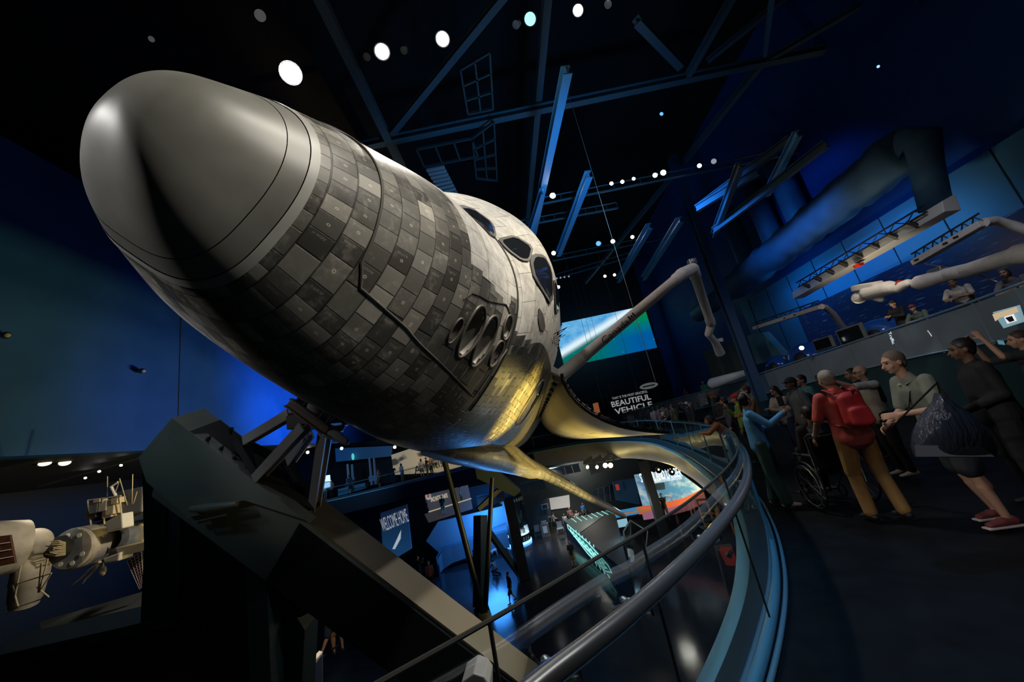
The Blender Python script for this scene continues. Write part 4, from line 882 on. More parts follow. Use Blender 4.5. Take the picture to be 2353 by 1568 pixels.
s=MB(); 
a,b,c_,d_=sp_(-40,1238,-3.2),sp_(22,1230,-2.9),sp_(34,1295,-2.9),sp_(-40,1310,-3.2); s.prism([a,b,c_,d_],V(0,.05,0)); s.build('brown_array',mat('brown_array',(.09,.035,.02),.4),st)
for k in range(1,4): s=MB(); s.beam(a.lerp(d_,k/4)-V(0,.02,0),b.lerp(c_,k/4)-V(0,.02,0),.02,.02); s.build('array_wire',M_white,st)
lowm=cyl(sp_(80,1272,-1.5),sp_(52,1405,-1.7),[(-.02,0),(0,.3),(.08,.38),(.16,.42),(.5,.42),(.52,.40),(.8,.37),(.82,.34),(.9,.32),(.97,.1),(1,0)],M_st,'hanging_module')
for a,b in [((110,1285),(90,1360)),((95,1295),(88,1362)),((48,1300),(35,1370)),((30,1345),(118,1318)),((40,1395),(112,1372)),((118,1318),(90,1362)),((28,1345),(42,1395)),((112,1372),(85,1350)),((42,1395),(16,1412))]:
    s=MB(); s.tube([sp_(*a,-2.2),sp_(*b,-2.2)],.02,6); s.build('lattice_strut',M_stt,st)
s=MB(); s.prism([sp_(205,1185,.2),sp_(272,1150,.2),sp_(278,1185,.2),sp_(212,1200,.2)],V(0,.3,0)); s.build('equipment_shelf',M_gap,st)
for k,(px,py,w,h,m) in enumerate([(225,1165,.3,.4,M_std),(245,1162,.3,.35,M_st),(262,1165,.3,.5,M_stt),(218,1180,.4,.3,M_gap),(272,1150,.25,.2,M_stt),(255,1180,.35,.25,M_st),(232,1150,.25,.12,M_stt)]): s=MB(); s.box(sp_(px,py,-.1),(w,.3,h)); s.build('equipment_box',m,st,bevel=.02)
for a,b in [((202,1150),(278,1140)),((202,1150),(210,1210)),((275,1143),(280,1190)),((236,1148),(240,1205))]: s=MB(); s.tube([sp_(*a,-.2),sp_(*b,-.2)],.025,6); s.build('shelf_frame',M_stt,st)
s=MB(); s.hexa([sp_(240,1200,-.7),sp_(280,1180,-.7),sp_(282,1215,-.7),sp_(245,1225,-.7)],[p+V(0,.4,0) for p in (sp_(240,1200,-.7),sp_(280,1180,-.7),sp_(282,1215,-.7),sp_(245,1225,-.7))]); s.build('sensor_box',M_white,st,bevel=.04)
s=MB(); s.hexa([sp_(235,1285,-.7),sp_(275,1270,-.7),sp_(272,1290,-.7),sp_(240,1295,-.7)],[p+V(0,.5,0) for p in (sp_(235,1285,-.7),sp_(275,1270,-.7),sp_(272,1290,-.7),sp_(240,1295,-.7))]); s.build('lower_sensor_box',M_white,st,bevel=.04)
s=MB(); s.prism([sp_(265,1260,-.6),sp_(338,1245,-.6),sp_(338,1265,-.6),sp_(272,1280,-.6)],V(0,.5,0)); s.build('cargo_pallet',M_stt,st,bevel=.02)
for pts in [[(230,1292),(205,1310),(185,1330),(165,1345)],[(225,1300),(210,1318),(196,1332),(190,1342)]]: s=MB(); s.tube([sp_(*p,-.6) for p in pts],[.05,.035,.03,.012],8); s.build('bent_antenna',M_st,st,True)
s=MB(); s.ell(sp_(236,1312,-.6),(.13,.05,.17)); s.tube([sp_(238,1295,-.6),sp_(236,1305,-.6)],.02,6); s.build('small_dish',M_st,st,True)
sa=[sp_(293,1290,-.3),sp_(326,1268,-.3),sp_(332,1345,-.3),sp_(322,1354,-.3)]
g=MB(); g.prism(sa,V(0,.03,0)); pn=g.build('solar_array',mat('solar_cell',(.02,.03,.05),.3),st)
g=MB()
for k in range(12): f=k/11; g.beam(sa[0].lerp(sa[3],f)-V(0,.02,0),sa[1].lerp(sa[2],f)-V(0,.02,0),.018,.015)
for k in range(5): f=k/4; g.beam(sa[0].lerp(sa[1],f)-V(0,.02,0),sa[3].lerp(sa[2],f)-V(0,.02,0),.018,.015)
g.build('array_grid',mat('array_pink',(.5,.4,.42),.5),pn)
for a,b in [((275,1100),(298,1180)),((305,1090),(303,1185)),((315,1130),(300,1180)),((275,1105),(262,1140)),((247,1095),(247,1140))]: s=MB(); s.tube([sp_(*a,0),sp_(*b,0)],.014,5); s.build('hanger_cable',M_stt,st)
s=MB(); s.tube([sp_(266,1140,0),sp_(256,1118,0),sp_(272,1108,0)],[.05,.05,.04],8); s.build('antenna_mast',M_white,st,True)
s=MB(); s.box(sp_(322,1150,.5),(1.2,1.,.9)); s.box(sp_(330,1180,.4),(1.0,.8,.4)); s.build('upper_equipment',M_std,st,bevel=.05)
for k in range(3): s=MB(); c=sp_(188+k*11,1225+k*6,-.55); s.tube([c,c-V(0,.03,0)],.09,14); s.build('white_target',M_white,main)
s=MB(); c=sp_(186,1221,-.6); s.box(c,(.25,.04,.2)); s.build('yellow_patch',mat('yellow_patch',(.7,.4,.03),.5),main)
s=MB(); g2=[P(120,1540,D=11),P(335,1430,D=11),P(335,1358,D=14),P(90,1430,D=15)]; s.poly(g2); solo(s,'sloped_floor_wedge',mat('wedge_grey',(.10,.11,.11),.6),'grey sloping floor wedge below the hanging station model','platform')
s=MB(); s.tube([P(90,1118,D=13),P(330,1050,D=13.5)],.04,8); solo(s,'track_rail',M_lampb,'dark lamp track under the soffit above the station model','lamp track')
# ================================================================ FAR WALKWAY LEVEL (Y about 36-43)
s=MB(); s.prism([P(770,1031,Y=40),P(902,1025,Y=40),P(899,1049,Y=40),P(772,1062,Y=40)],V(0,.3,0)); solo(s,'blue_bulkhead',mat('blue_bulkhead',(.08,.25,.45),.5),'plain blue wall band above the far walkway exhibits','wall panel')
s=MB(); s.ell(P(811,1050,Y=39.7),(.16,.05,.35)); solo(s,'teal_badge',emat('teal_badge',(.1,.6,.7),.9),'tiny glowing teal shield on the far blue wall band','sign',smooth=True)
m=bpy.data.materials.new('photo_wall_print'); m.use_nodes=True; t=NT(m); b=t.n['Principled BSDF']; g=t.node('ShaderNodeTexCoord').outputs['Generated']; n=t.noise(g,2.1,3); c=t.mix(t.ramp(n,.4,.46),(.06,.05,.035,1),(.55,.44,.26,1)); t.l.new(c,b.inputs['Base Color']); t.l.new(c,b.inputs['Emission Color']); b.inputs['Emission Strength'].default_value=.35
s=MB(); s.prism([P(899,1046,Y=39),P(941,1032,Y=39),P(1060,1062,Y=39),P(1060,1083,Y=39),P(905,1092,Y=39)],V(0,.2,0)); pw=solo(s,'photo_wall',m,'large cream photo wall with dark spaceplane print and name at the far walkway','photo wall')
text('Atlantis',M_gap,P(985,1072,Y=38.85),(1,0,0.06),(0,0,1),w=3.0,h=.75,ext=0,parent=pw)
s=MB(); s.prism([P(733,1096,Y=36.5),P(757,1092,Y=36.5),P(758,1106,Y=36.5),P(734,1110,Y=36.5)],V(0,.1,0)); solo(s,'video_screen',emat('video_blue',(.35,.75,1),2.2),'bright blue video screen above far walkway visitors on the left','screen')
s=MB(); s.prism([P(733,1112,Y=36.5),P(757,1108,Y=36.5),P(758,1120,Y=36.5),P(734,1126,Y=36.5)],V(0,.1,0)); solo(s,'light_table',emat('table_blue',(.3,.6,.9),1.),'glowing blue display table under the bright video screen','display')
s=MB(); s.prism([P(776,1125,Y=37.5),P(839,1110,Y=37.5),P(841,1122,Y=37.5),P(777,1141,Y=37.5)],V(0,.6,0)); solo(s,'display_plinth',mat('plinth_blue',(.10,.3,.45),.5),'low pale blue plinth holding the tall far exhibits','plinth')
for px,py,h,l in [(803,1105,2.2,'pair of upright white model rockets on the far plinth'),(855,1100,2.6,'tall standing robot-like exhibit on the far walkway')]:
    c=P(px,py+15,Y=37.8); s=MB(); s.tube([c,c+V(0,0,h)],[.16,.1],10); s.tube([c+V(.4,0,0),c+V(.45,0,h*.95)],[.16,.1],10); s.box(c+V(.2,0,.6),(.8,.3,.5)); solo(s,'tall_exhibit',mat('exhibit_blue',(.25,.32,.42),.5),l,'exhibit')
for px,py,l in [(785,1031,0),(707,1040,1),(675,1040,2),(746,1036,3),(907,1028,4),(1208,1062,5),(620,1040,6)]:
    lamp(px,py,0,.14 if l!=2 else .3,E_white if l!=6 else E_soft,'small white lamp '+['over the left end of the blue wall band','between the mount legs at left','in a cluster between the mount legs','right of the mount legs','beside the cream photo wall','under the far end of the deck fascia','far behind the grey tower top'][l],Y=36)
# far lower walls, level -1 to -7.9
s=MB(); s.grid([[off(i,.38,-.14),off(i,.36,-1.45)] for i in range(126,len(GC))]); struct(s,'wall_walkway_front',M_navy if 0 else mat('walkway_front',(.015,.03,.045),.6))
s=MB(); s.box((-18,39.4,-5.0),(30,.5,5.8)); struct(s,'wall_lower_left',M_dark)
s=MB(); s.box((3,43.4,-5.0),(30,.6,5.8)); struct(s,'wall_lower_back',mat('lower_back',(.03,.04,.04),.6))
# mural
m=bpy.data.materials.new('landing_mural'); m.use_nodes=True; t=NT(m); b=t.n['Principled BSDF']; g=t.node('ShaderNodeTexCoord').outputs['Generated']; sp=t.node('ShaderNodeSeparateXYZ'); t.l.new(g,sp.inputs[0]); c=t.mix(t.ramp(sp.outputs[2],0,1),(.02,.12,.3,1),(.01,.02,.06,1)); t.l.new(c,b.inputs['Base Color']); t.l.new(c,b.inputs['Emission Color']); b.inputs['Emission Strength'].default_value=.35
s=MB(); s.prism([P(874,1180,Y=36),P(934,1160,Y=36),P(945,1262,Y=36),P(882,1300,Y=36)],V(0,.3,0)); mu=solo(s,'welcome_mural',m,'tall blue wall mural with WELCOME HOME and a landing spaceplane','mural')
text('WELCOME HOME',emat('mural_letters',(.6,.65,.7),.5),P(906,1196,Y=35.9),P(933,1178,Y=35.9)-P(880,1200,Y=35.9),(0,0,1),w=2.5,h=1.15,ext=0,parent=mu)
quadpart([P(902,1262,Y=36),P(922,1218,Y=36),P(921,1238,Y=36),P(908,1262,Y=36)],emat('white_wing',(.7,.8,.9),.5),mu,'spaceplane_shape',.05)
# opening with visitors
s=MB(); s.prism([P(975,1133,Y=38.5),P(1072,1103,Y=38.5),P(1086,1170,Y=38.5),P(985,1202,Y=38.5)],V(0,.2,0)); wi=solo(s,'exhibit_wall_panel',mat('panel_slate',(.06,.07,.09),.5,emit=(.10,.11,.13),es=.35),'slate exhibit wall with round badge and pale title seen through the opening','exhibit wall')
text('SPACE SHUTTLE ATLANTIS',emat('title_cream',(1,.85,.6),.8),P(1009,1144,Y=38.4),P(1030,1138,Y=38.4)-P(990,1149,Y=38.4),(0,0,1),w=1.7,h=.4,ext=0,parent=wi)
s=MB(); s.ell(P(984,1141,Y=38.35),(.28,.03,.34)); s.build('round_badge',emat('badge_grey',(.6,.55,.6),.5),wi,True); s=MB(); s.ell(P(984,1140,Y=38.3),(.16,.03,.18)); s.build('badge_shuttle',emat('badge_red',(.5,.15,.1),.5),wi,True)
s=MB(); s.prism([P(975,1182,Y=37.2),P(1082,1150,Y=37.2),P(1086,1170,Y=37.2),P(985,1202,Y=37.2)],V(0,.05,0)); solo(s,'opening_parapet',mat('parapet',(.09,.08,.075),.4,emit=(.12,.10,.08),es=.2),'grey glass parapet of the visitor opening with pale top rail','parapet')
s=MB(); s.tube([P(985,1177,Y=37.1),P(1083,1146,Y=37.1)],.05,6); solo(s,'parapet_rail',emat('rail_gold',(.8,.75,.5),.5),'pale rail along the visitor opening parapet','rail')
# blue lit alcove
s=MB(); s.prism([P(979,1244,Y=37.2),P(1006,1200,Y=37.2),P(1168,1160,Y=37.2),P(1172,1222,Y=37.2),P(1010,1272,Y=37.2)],V(0,.3,0)); solo(s,'blue_alcove_wall',mat('alcove_paint',(.35,.5,.6),.5),'bright blue lit angular wall behind the descending ramp','wall panel')
rows=[]
for px,py,Y in [(1165,1222,37),(1120,1232,36.6),(1070,1244,36),(1035,1256,35.6),(1012,1270,35.2),(1003,1286,34.6),(1006,1300,33.8)]:
    a=P(px,py,Y=Y); rows.append([a,V(a.x,a.y,max(-7.9,a.z-1.3))])
s=MB(); s.grid(rows); o=s.build('ramp_parapet',mat('parapet_grey',(.14,.2,.24),.4)); so=o.modifiers.new('s','SOLIDIFY'); so.thickness=.12; recenter(tag(o,'curved grey parapet wall wrapping the blue-lit ramp','parapet'))
s=MB(); s.tube([r[0]+V(0,0,.12) for r in rows],.04,6); solo(s,'ramp_handrail',M_steelblue,'thin handrail above the curved ramp parapet','handrail')
for k in range(4):
    a,b_=P(1055+k*28,1240-k*6.5,Y=35.8),P(1165,1205-k*5-0,Y=36.6)
s=MB(); s.tube([P(1010,1262,Y=36.5),P(1090,1232,Y=36.8),P(1165,1200,Y=37)],.035,6); solo(s,'wall_handrail',M_steelblue,'thin handrail fixed to the blue-lit alcove wall','handrail')
# cylinder showcase
c=P(1193,1247,Z=-7.9); sh=thing('round_showcase','round glass showcase with spacesuit, striped rims and glowing blue base','showcase',c)
def zc(z0,z1,r0,r1,m,nm,par=sh): s=MB(); s._lathe(c+V(0,0,z0),(0,0,1),[(0,0),(0,r0),(z1-z0,r1),(z1-z0,0)],32); return s.build(nm,m,par,True)
zc(0,.18,1.25,1.25,emat('blue_glow_ring',(.1,.35,1),6.),'glowing_base'); zc(.18,.75,1.18,1.22,M_gap,'base_drum'); zc(.75,.8,1.15,1.15,emat('showcase_deck',(.7,.9,1),1.2),'lit_floor')
s=MB(); s._lathe(c+V(0,0,.8),(0,0,1),[(0,1.15),(2.9,1.15)],32); s.build('glass_drum',M_glass,sh,True)
zc(3.7,4.1,1.2,1.2,M_gap,'top_drum')
for k in range(10):
    a=-2.6+k*.22; s=MB(); s.box(c+V(math.cos(a)*1.21,math.sin(a)*1.21,3.9),(.1,.1,.24),Matrix.Rotation(a,3,'Z')); s.build('yellow_block',mat('yellow_block',(.7,.5,.2),.5),sh); s=MB(); s.box(c+V(math.cos(a)*1.21,math.sin(a)*1.21,.45),(.1,.1,.3),Matrix.Rotation(a,3,'Z')); s.build('yellow_block',MATS['yellow_block'],sh)
s=MB(); b_=c+V(-.45,0,.8); s.capsule(b_+V(-.1,0,.1),b_+V(-.1,0,.9),.1,.13); s.capsule(b_+V(.12,0,.1),b_+V(.12,0,.9),.1,.13); s.capsule(b_+V(0,0,.95),b_+V(0,0,1.45),.22,.26); s.capsule(b_+V(-.3,0,1.4),b_+V(-.4,0,.9),.1,.08); s.capsule(b_+V(.3,0,1.4),b_+V(.4,0,.9),.1,.08); s.ell(b_+V(0,0,1.8),(.17,.17,.19))
me=remesh(s,.04,2); me.materials.append(M_white); o=bpy.data.objects.new('display_suit',me); link(o,None); me.transform(Matrix.Translation(-c)); o.location=c; tag(o,'white display spacesuit standing inside the round glass showcase','spacesuit')
for dx,l in ((.3,'left white block inside the round showcase'),(.65,'right white block inside the round showcase')): s=MB(); s.box(c+V(dx,-.3,1.0),(.28,.28,.4)); solo(s,'display_block',M_white,l,'block',bevel=.02)
# V struts and truss that carry the rear of the spaceplane
def strut(a,b,r,lab,m=None,ya=None,sq=False):
    s=MB()
    if sq: s.beam(a,b,r*2,r*2)
    else: s.tube([a,b],r,14)
    solo(s,'support_strut',m or mat('strut_paint',(.012,.014,.016),.45),lab,'strut',smooth=not sq)
foot=P(1114,1424,Z=-7.9)
strut(P(1021,1058,Y=24.5),foot,.17,'long round black strut slanting from the hull to the floor joint')
strut(P(1131,1098,Y=25.5),foot,.15,'round black strut rising straight from the floor joint to the hull')
strut(P(1104,1185,Y=27.5),P(1104,1395,Z=-7.9),.34,'thick black square column in front of the blue alcove',sq=True)
strut(P(1166,1150,Y=30),P(1204,1332,Z=-7.9),.38,'second black square column right of the blue alcove',sq=True)
strut(P(1100,1190,Y=27.5),P(1196,1324,Z=-7.7),.17,'black diagonal brace between the two square columns',sq=True)
strut(P(1098,1172,Y=27.5),P(1150,1122,Y=28.5),.15,'short black brace rising right under the grey block',sq=True)
s=MB(); s.prism([P(1090,1070,Y=26.5),P(1128,1072,Y=26.5),P(1195,1130,Y=26.5),P(1182,1142,Y=26.5),P(1096,1100,Y=26.5)],V(0,1.2,0)); solo(s,'support_block',mat('block_teal',(.06,.08,.085),.5),'sloping dark teal support block just under the hull','block')
s=MB(); s.tube([foot,foot+V(0,0,.35)],[.4,.3],16); solo(s,'strut_footing',mat('footing_gold',(.4,.36,.1),.4),'round yellowish footing where the slanting struts meet the floor','footing',smooth=True)
# lower right back area
s=MB(); s.prism([P(1225,1160,Y=40),P(1262,1146,Y=40),P(1272,1228,Y=40),P(1228,1240,Y=40)],V(0,.5,0)); solo(s,'green_wall_pier',mat('dark_green',(.03,.045,.04),.6),'dark green wall pier with small signs beyond the showcase','pier')
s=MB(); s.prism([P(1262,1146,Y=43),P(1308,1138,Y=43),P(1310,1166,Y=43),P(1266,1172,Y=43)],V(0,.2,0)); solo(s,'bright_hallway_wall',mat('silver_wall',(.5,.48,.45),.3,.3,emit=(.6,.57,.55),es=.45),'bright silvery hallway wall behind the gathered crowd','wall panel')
for a,b,l,m in [((1243,1160),(1261,1169),'small outlined direction sign on the green pier',mat('sign_outline',(.3,.32,.32),.5)),((1259,1188),(1269,1199),'small framed picture on the green pier',MATS['sign_outline'])]:
    x0,x1=P(a[0],a[1],Y=39.8),P(b[0],b[1],Y=39.8); s=MB(); s.box((x0+x1)/2,(abs(x1.x-x0.x),.05,abs(x1.z-x0.z))); o=solo(s,'wall_sign',m,l,'sign'); g=MB(); g.box((x0+x1)/2-V(0,.04,0),(abs(x1.x-x0.x)*.75,.02,abs(x1.z-x0.z)*.7)); g.build('sign_face',M_gap,o)
c=P(1256,1234,Z=-7.9); s=MB(); s.box(c+V(0,0,.6),(.8,.5,1.2)); o=solo(s,'podium_cabinet',mat('podium',(.16,.14,.10),.5),'small tan podium cabinet with a white notice','podium',bevel=.02); g=MB(); g.box(c+V(0,-.27,.7),(.4,.02,.6)); g.build('white_notice',M_white,o); g=MB(); g.box(c+V(0,0,1.3),(.5,.3,.2)); g.build('desk_items',M_panel,o)
c=P(1238,1238,Z=-7.9); t_=thing('stacking_chair','dark stacking chair with tan back beside the podium cabinet','chair',c); s=MB(); s.box(c+V(0,0,.48),(.5,.5,.07)); s.build('seat',M_gap,t_,bevel=.01); s=MB(); s.box(c+V(0,.24,.85),(.5,.05,.6)); s.build('backrest',mat('tan_fabric',(.3,.24,.18),.8),t_,bevel=.02)
for a in(-.22,.22):
    for b in (-.22,.22): s=MB(); s.tube([c+V(a,b,0),c+V(a,b,.46)],.015,6); s.build('leg',M_blackm,t_)
c=P(1290,1228,Z=-7.9); t_=thing('wheelchair','empty pale wheelchair standing beside the hallway wall','wheelchair',c)
for sx in(-.3,.3): s=MB(); s.tube([c+V(sx,math.cos(a)*.3,.3+math.sin(a)*.3) for a in [2*PI*k/16 for k in range(16)]],.025,6,closed=True); s.build('wheel',M_panel,t_,True)
s=MB(); s.box(c+V(0,0,.5),(.5,.5,.06)); s.box(c+V(0,.25,.8),(.5,.05,.55)); s.build('seat',M_panel,t_)
# double doors and grey walls
s=MB(); s.prism([P(1362,1128,Y=40),P(1408,1112,Y=40),P(1412,1150,Y=40),P(1370,1160,Y=40)],V(0,.15,0)); dd_=solo(s,'double_doors',mat('door_black',(.03,.035,.04),.4),'dark double doors with push bars under the lower gallery','doors')
for a,b in [((1364,1142),(1412,1132)),((1387,1120),(1391,1156)),((1374,1124),(1377,1158)),((1400,1116),(1403,1152))]: s=MB(); s.tube([P(*a,Y=39.9),P(*b,Y=39.9)],.03,6); s.build('door_bar',M_steel,dd_)
s=MB(); s.prism([P(1408,1108,Y=38),P(1462,1098,Y=36),P(1470,1160,Y=36),P(1416,1150,Y=38)],V(0,.2,0)); solo(s,'teal_corner_wall',mat('teal_wall',(.03,.09,.1),.6),'teal corner wall with red fire box left of the sky mural','wall panel')
s=MB(); s.box(P(1419,1120,Y=37),(.3,.15,.5)); solo(s,'fire_box',mat('fire_red',(.6,.06,.04),.5,emit=(.6,.05,.04),es=.3),'small red fire alarm box on the teal corner wall','fire box')
# galleries above (glass rails seen as grey panels)
def panelrow(pxs,Y,n,lab,m):
    a,b,c_,d_=[P(*p,Y=Y) for p in pxs]; t_=thing('gallery_railing',lab,'railing',(a+c_)/2)
    for k in range(n):
        f0,f1=k/n,(k+.93)/n; s=MB(); s.prism([a.lerp(b,f0),a.lerp(b,f1),d_.lerp(c_,f1),d_.lerp(c_,f0)],V(0,.05,0)); s.build('rail_panel',m,t_)
    s=MB(); s.tube([a,b],.05,6); s.build('top_rail',M_steelblue,t_)
M_gp=mat('mesh_panel',(.13,.13,.12),.5)
panelrow([(1262,1078),(1330,1066),(1336,1084),(1268,1097)],36,4,'far lower gallery railing of grey panels above the wing tip',M_gp)
panelrow([(1350,1062),(1405,1052),(1410,1080),(1358,1092)],34,3,'grey gallery railing lit by yellow lamps',M_gp)
panelrow([(1095,1142),(1160,1128),(1162,1152),(1098,1168)],33,3,'grey gallery railing left of the square column',M_gp)
panelrow([(1195,1112),(1250,1100),(1256,1124),(1200,1140)],34,3,'grey gallery railing between column and wing',M_gp)
# sky mural
m=bpy.data.materials.new('sky_mural_print'); m.use_nodes=True; t=NT(m); b=t.n['Principled BSDF']; g=t.node('ShaderNodeTexCoord').outputs['Generated']; sp=t.node('ShaderNodeSeparateXYZ'); t.l.new(g,sp.inputs[0]); n=t.noise(g,3.5,5,.6); c=t.mix(t.ramp(n,.42,.66),(.10,.32,.6,1),(.6,.78,.85,1)); t.l.new(c,b.inputs['Base Color']); t.l.new(c,b.inputs['Emission Color']); b.inputs['Emission Strength'].default_value=.4
s=MB(); s.prism([P(1458,1092,Y=33),P(1553,1080,Y=31),P(1612,1124,Y=29),P(1613,1140,Y=29),P(1478,1165,Y=33)],V(0,.2,0)); sm=solo(s,'sky_mural',m,'large light blue sky mural with white heading and orange lower stripe','mural')
text('STEEPER AND LARGER',emat('mural_white',(1,1,.95),1.2),P(1517,1092,Y=31.2),P(1557,1084,Y=30.6)-P(1475,1097,Y=32),(0,0,1),w=3.2,h=.7,ext=0,bold=.02,parent=sm)
text('THAN ANY OTHER AIRPLANE',MATS['mural_white'],P(1530,1103,Y=31),P(1557,1097,Y=30.6)-P(1475,1108,Y=32),(0,0,1),w=2.4,h=.25,ext=0,parent=sm)
quadpart([P(1500,1112,Y=31.5),P(1527,1108,Y=31.1),P(1529,1124,Y=31.1),P(1503,1127,Y=31.5)],mat('caption_board',(.03,.08,.15),.5),sm,'caption_board',.1)
quadpart([P(1525,1138,Y=31),P(1536,1136,Y=31),P(1543,1141,Y=30.8),P(1528,1141,Y=31)],M_white,sm,'spaceplane_picture',.1); quadpart([P(1566,1126,Y=30.4),P(1582,1124,Y=30),P(1580,1128,Y=30),P(1568,1129,Y=30.4)],M_white,sm,'airliner_picture',.1)
def band(pts,w,m,name,lab,cat='ramp rail'):
    pts=[P(*p[:2],Y=p[2]) for p in pts]; s=MB(); s.grid([[p,p-V(0,0,w)] for p in pts]); o=s.build(name,m); so=o.modifiers.new('s','SOLIDIFY'); so.thickness=.1; recenter(tag(o,lab,cat))
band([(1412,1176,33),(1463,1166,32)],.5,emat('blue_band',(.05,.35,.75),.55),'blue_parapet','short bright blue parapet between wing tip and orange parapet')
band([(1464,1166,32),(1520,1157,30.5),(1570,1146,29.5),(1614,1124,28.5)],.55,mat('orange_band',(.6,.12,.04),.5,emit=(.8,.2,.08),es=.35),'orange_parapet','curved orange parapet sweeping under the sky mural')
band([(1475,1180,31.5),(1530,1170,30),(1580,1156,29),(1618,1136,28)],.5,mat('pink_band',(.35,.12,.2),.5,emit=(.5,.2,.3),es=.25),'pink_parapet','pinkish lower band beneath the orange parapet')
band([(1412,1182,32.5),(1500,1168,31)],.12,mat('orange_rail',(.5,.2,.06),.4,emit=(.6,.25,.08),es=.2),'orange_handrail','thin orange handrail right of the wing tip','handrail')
band([(1380,1204,36),(1440,1192,35.5)],.6,emat('lit_surface_glow',(.4,.75,.9),.6),'lit_surface','pale light-blue lit surface under the wing tip, its light put in as glow','counter')  # light falling on this pale blue surface is put in as emission
s=MB(); s.beam(P(1476,1058,Y=27),P(1530,1240,Y=27),.55,.55,(0,1,0)); solo(s,'leaning_column',mat('col_dark',(.03,.035,.035),.4),'thick dark column standing in front of the sky mural','column')
# wedge kiosk with teal line graphic
A_,B_,C_=P(1303,1233,Z=-7.9),P(1420,1205,Z=-7.9),P(1464,1388,Z=-7.9)
kz=V(0,0,1.35); t_=thing('wedge_kiosk','triangular kiosk with glowing teal line drawing panels on the lower floor','kiosk',C_)
g=MB(); g.prism([A_,B_,C_],kz); g.build('kiosk_body',mat('kiosk_dark',(.018,.02,.02),.6),t_)
E_t=emat('teal_lines',(.35,.9,.82),1.1); E_tf=emat('teal_fill',(.05,.3,.28),.35)
sd=(C_-A_); nn=Vector((sd.y,-sd.x,0)).normalized()
if nn.dot(A_-Vector(EYE))>0: nn=-nn
def kp(u,v): return A_+sd*u+kz*v+nn*.03
g=MB(); g.prism([kp(.12,.95),kp(.5,.9),kp(.74,.62),kp(.78,.4),kp(.7,.2),kp(.5,.25),kp(.2,.5)],nn*.01); g.build('panel_picture',E_tf,t_)
lines=[((.1,.98),(.5,.93)),((.5,.93),(.76,.62)),((.76,.62),(.79,.4)),((.79,.4),(.7,.17)),((.7,.17),(.45,.22)),((.45,.22),(.1,.75)),((.1,.98),(.1,.75)),((.15,.75),(.72,.55)),((.2,.6),(.74,.4)),((.3,.5),(.7,.28))]
for k in range(9): u=.16+k*.062; lines.append(((u,.9-k*.03),(u+.06,.52-k*.025)))
for k in range(6): lines.append(((.3+k*.06,1.08-.0*k),(.3+k*.06,.96)))
for k in range(5): lines.append(((.5+k*.055,.12),(.52+k*.055,.0)))
for (a,b) in lines: g=MB(); g.beam(kp(*a)+nn*.02,kp(*b)+nn*.02,.05,.05,nn); g.build('drawing_line',E_t,t_)
g=MB(); g.prism([A_+kz+V(0,0,.02),B_+kz+V(0,0,.02),A_.lerp(C_,.35)+kz+V(0,0,.02)],V(0,0,.02)); g.build('top_graphic',mat('top_graphic',(.04,.05,.045),.4,emit=(.1,.2,.18),es=.2),t_)
for k in range(8): g=MB(); p_=A_.lerp(B_,.15+k*.1)+kz+V(0,0,.06); q_=p_+(C_-A_)*.12; g.beam(p_,q_,.04,.03); g.build('drawing_line',E_t,t_)
# tilted glass wedge
g=MB(); pk=[P(1432,1222,Y=24.5),P(1448,1196,Y=26),P(1488,1222,Y=25),P(1470,1380,Y=22.6),P(1462,1388,Y=22.6)]; g.prism(pk,V(0,.04,0)); tw2=solo(g,'glass_wedge',M_glass,'tall tilted glass wedge at the near corner of the kiosk','glass')
for a,b in zip(pk,pk[1:]+pk[:1]): g=MB(); g.tube([a,b],.04,6); g.build('glass_edge',M_steel if 0 else mat('edge_dark',(.1,.12,.12),.3),tw2)
# orange framed rack and red model
t_=thing('orange_rack','orange metal frame rack with shelves under the overlook fascia','rack',P(1620,1235,Z=-7.9)); mo=mat('orange_frame',(.45,.2,.06),.5,emit=(.5,.22,.06),es=.15)
for a,b in [((1600,1150),(1632,1240)),((1622,1148),(1650,1230)),((1600,1150),(1622,1148)),((1610,1180),(1640,1180)),((1618,1205),(1645,1205)),((1645,1180),(1655,1215)),((1672,1180),(1690,1230))]: g=MB(); g.tube([P(*a,Y=24),P(*b,Y=24)],.06,8); g.build('frame_bar',mo,t_)
for y_ in (1195,1210): g=MB(); g.box(P(1630,y_,Y=24),(.9,.6,.06)); g.build('rack_shelf',mat('shelf_blue',(.1,.25,.4),.5),t_)
t_=thing('red_model_case','low case with red and white model, seen under the ledge','model case',P(1680,1300,Z=-7.9)); D_=12
g=MB(); g.beam(P(1663,1258,D=D_),P(1690,1360,D=D_),.5,.3); g.build('case_body',mat('case_tan',(.25,.24,.18),.5),t_); g=MB(); g.beam(P(1666,1262,D=D_-.5),P(1682,1295,D=D_-.5),.3,.2); g.build('red_model',mat('model_red',(.6,.06,.03),.5,emit=(.6,.06,.03),es=.25),t_); g=MB(); g.beam(P(1668,1270,D=D_-.6),P(1678,1276,D=D_-.6),.16,.2); g.build('white_band',M_white,t_)
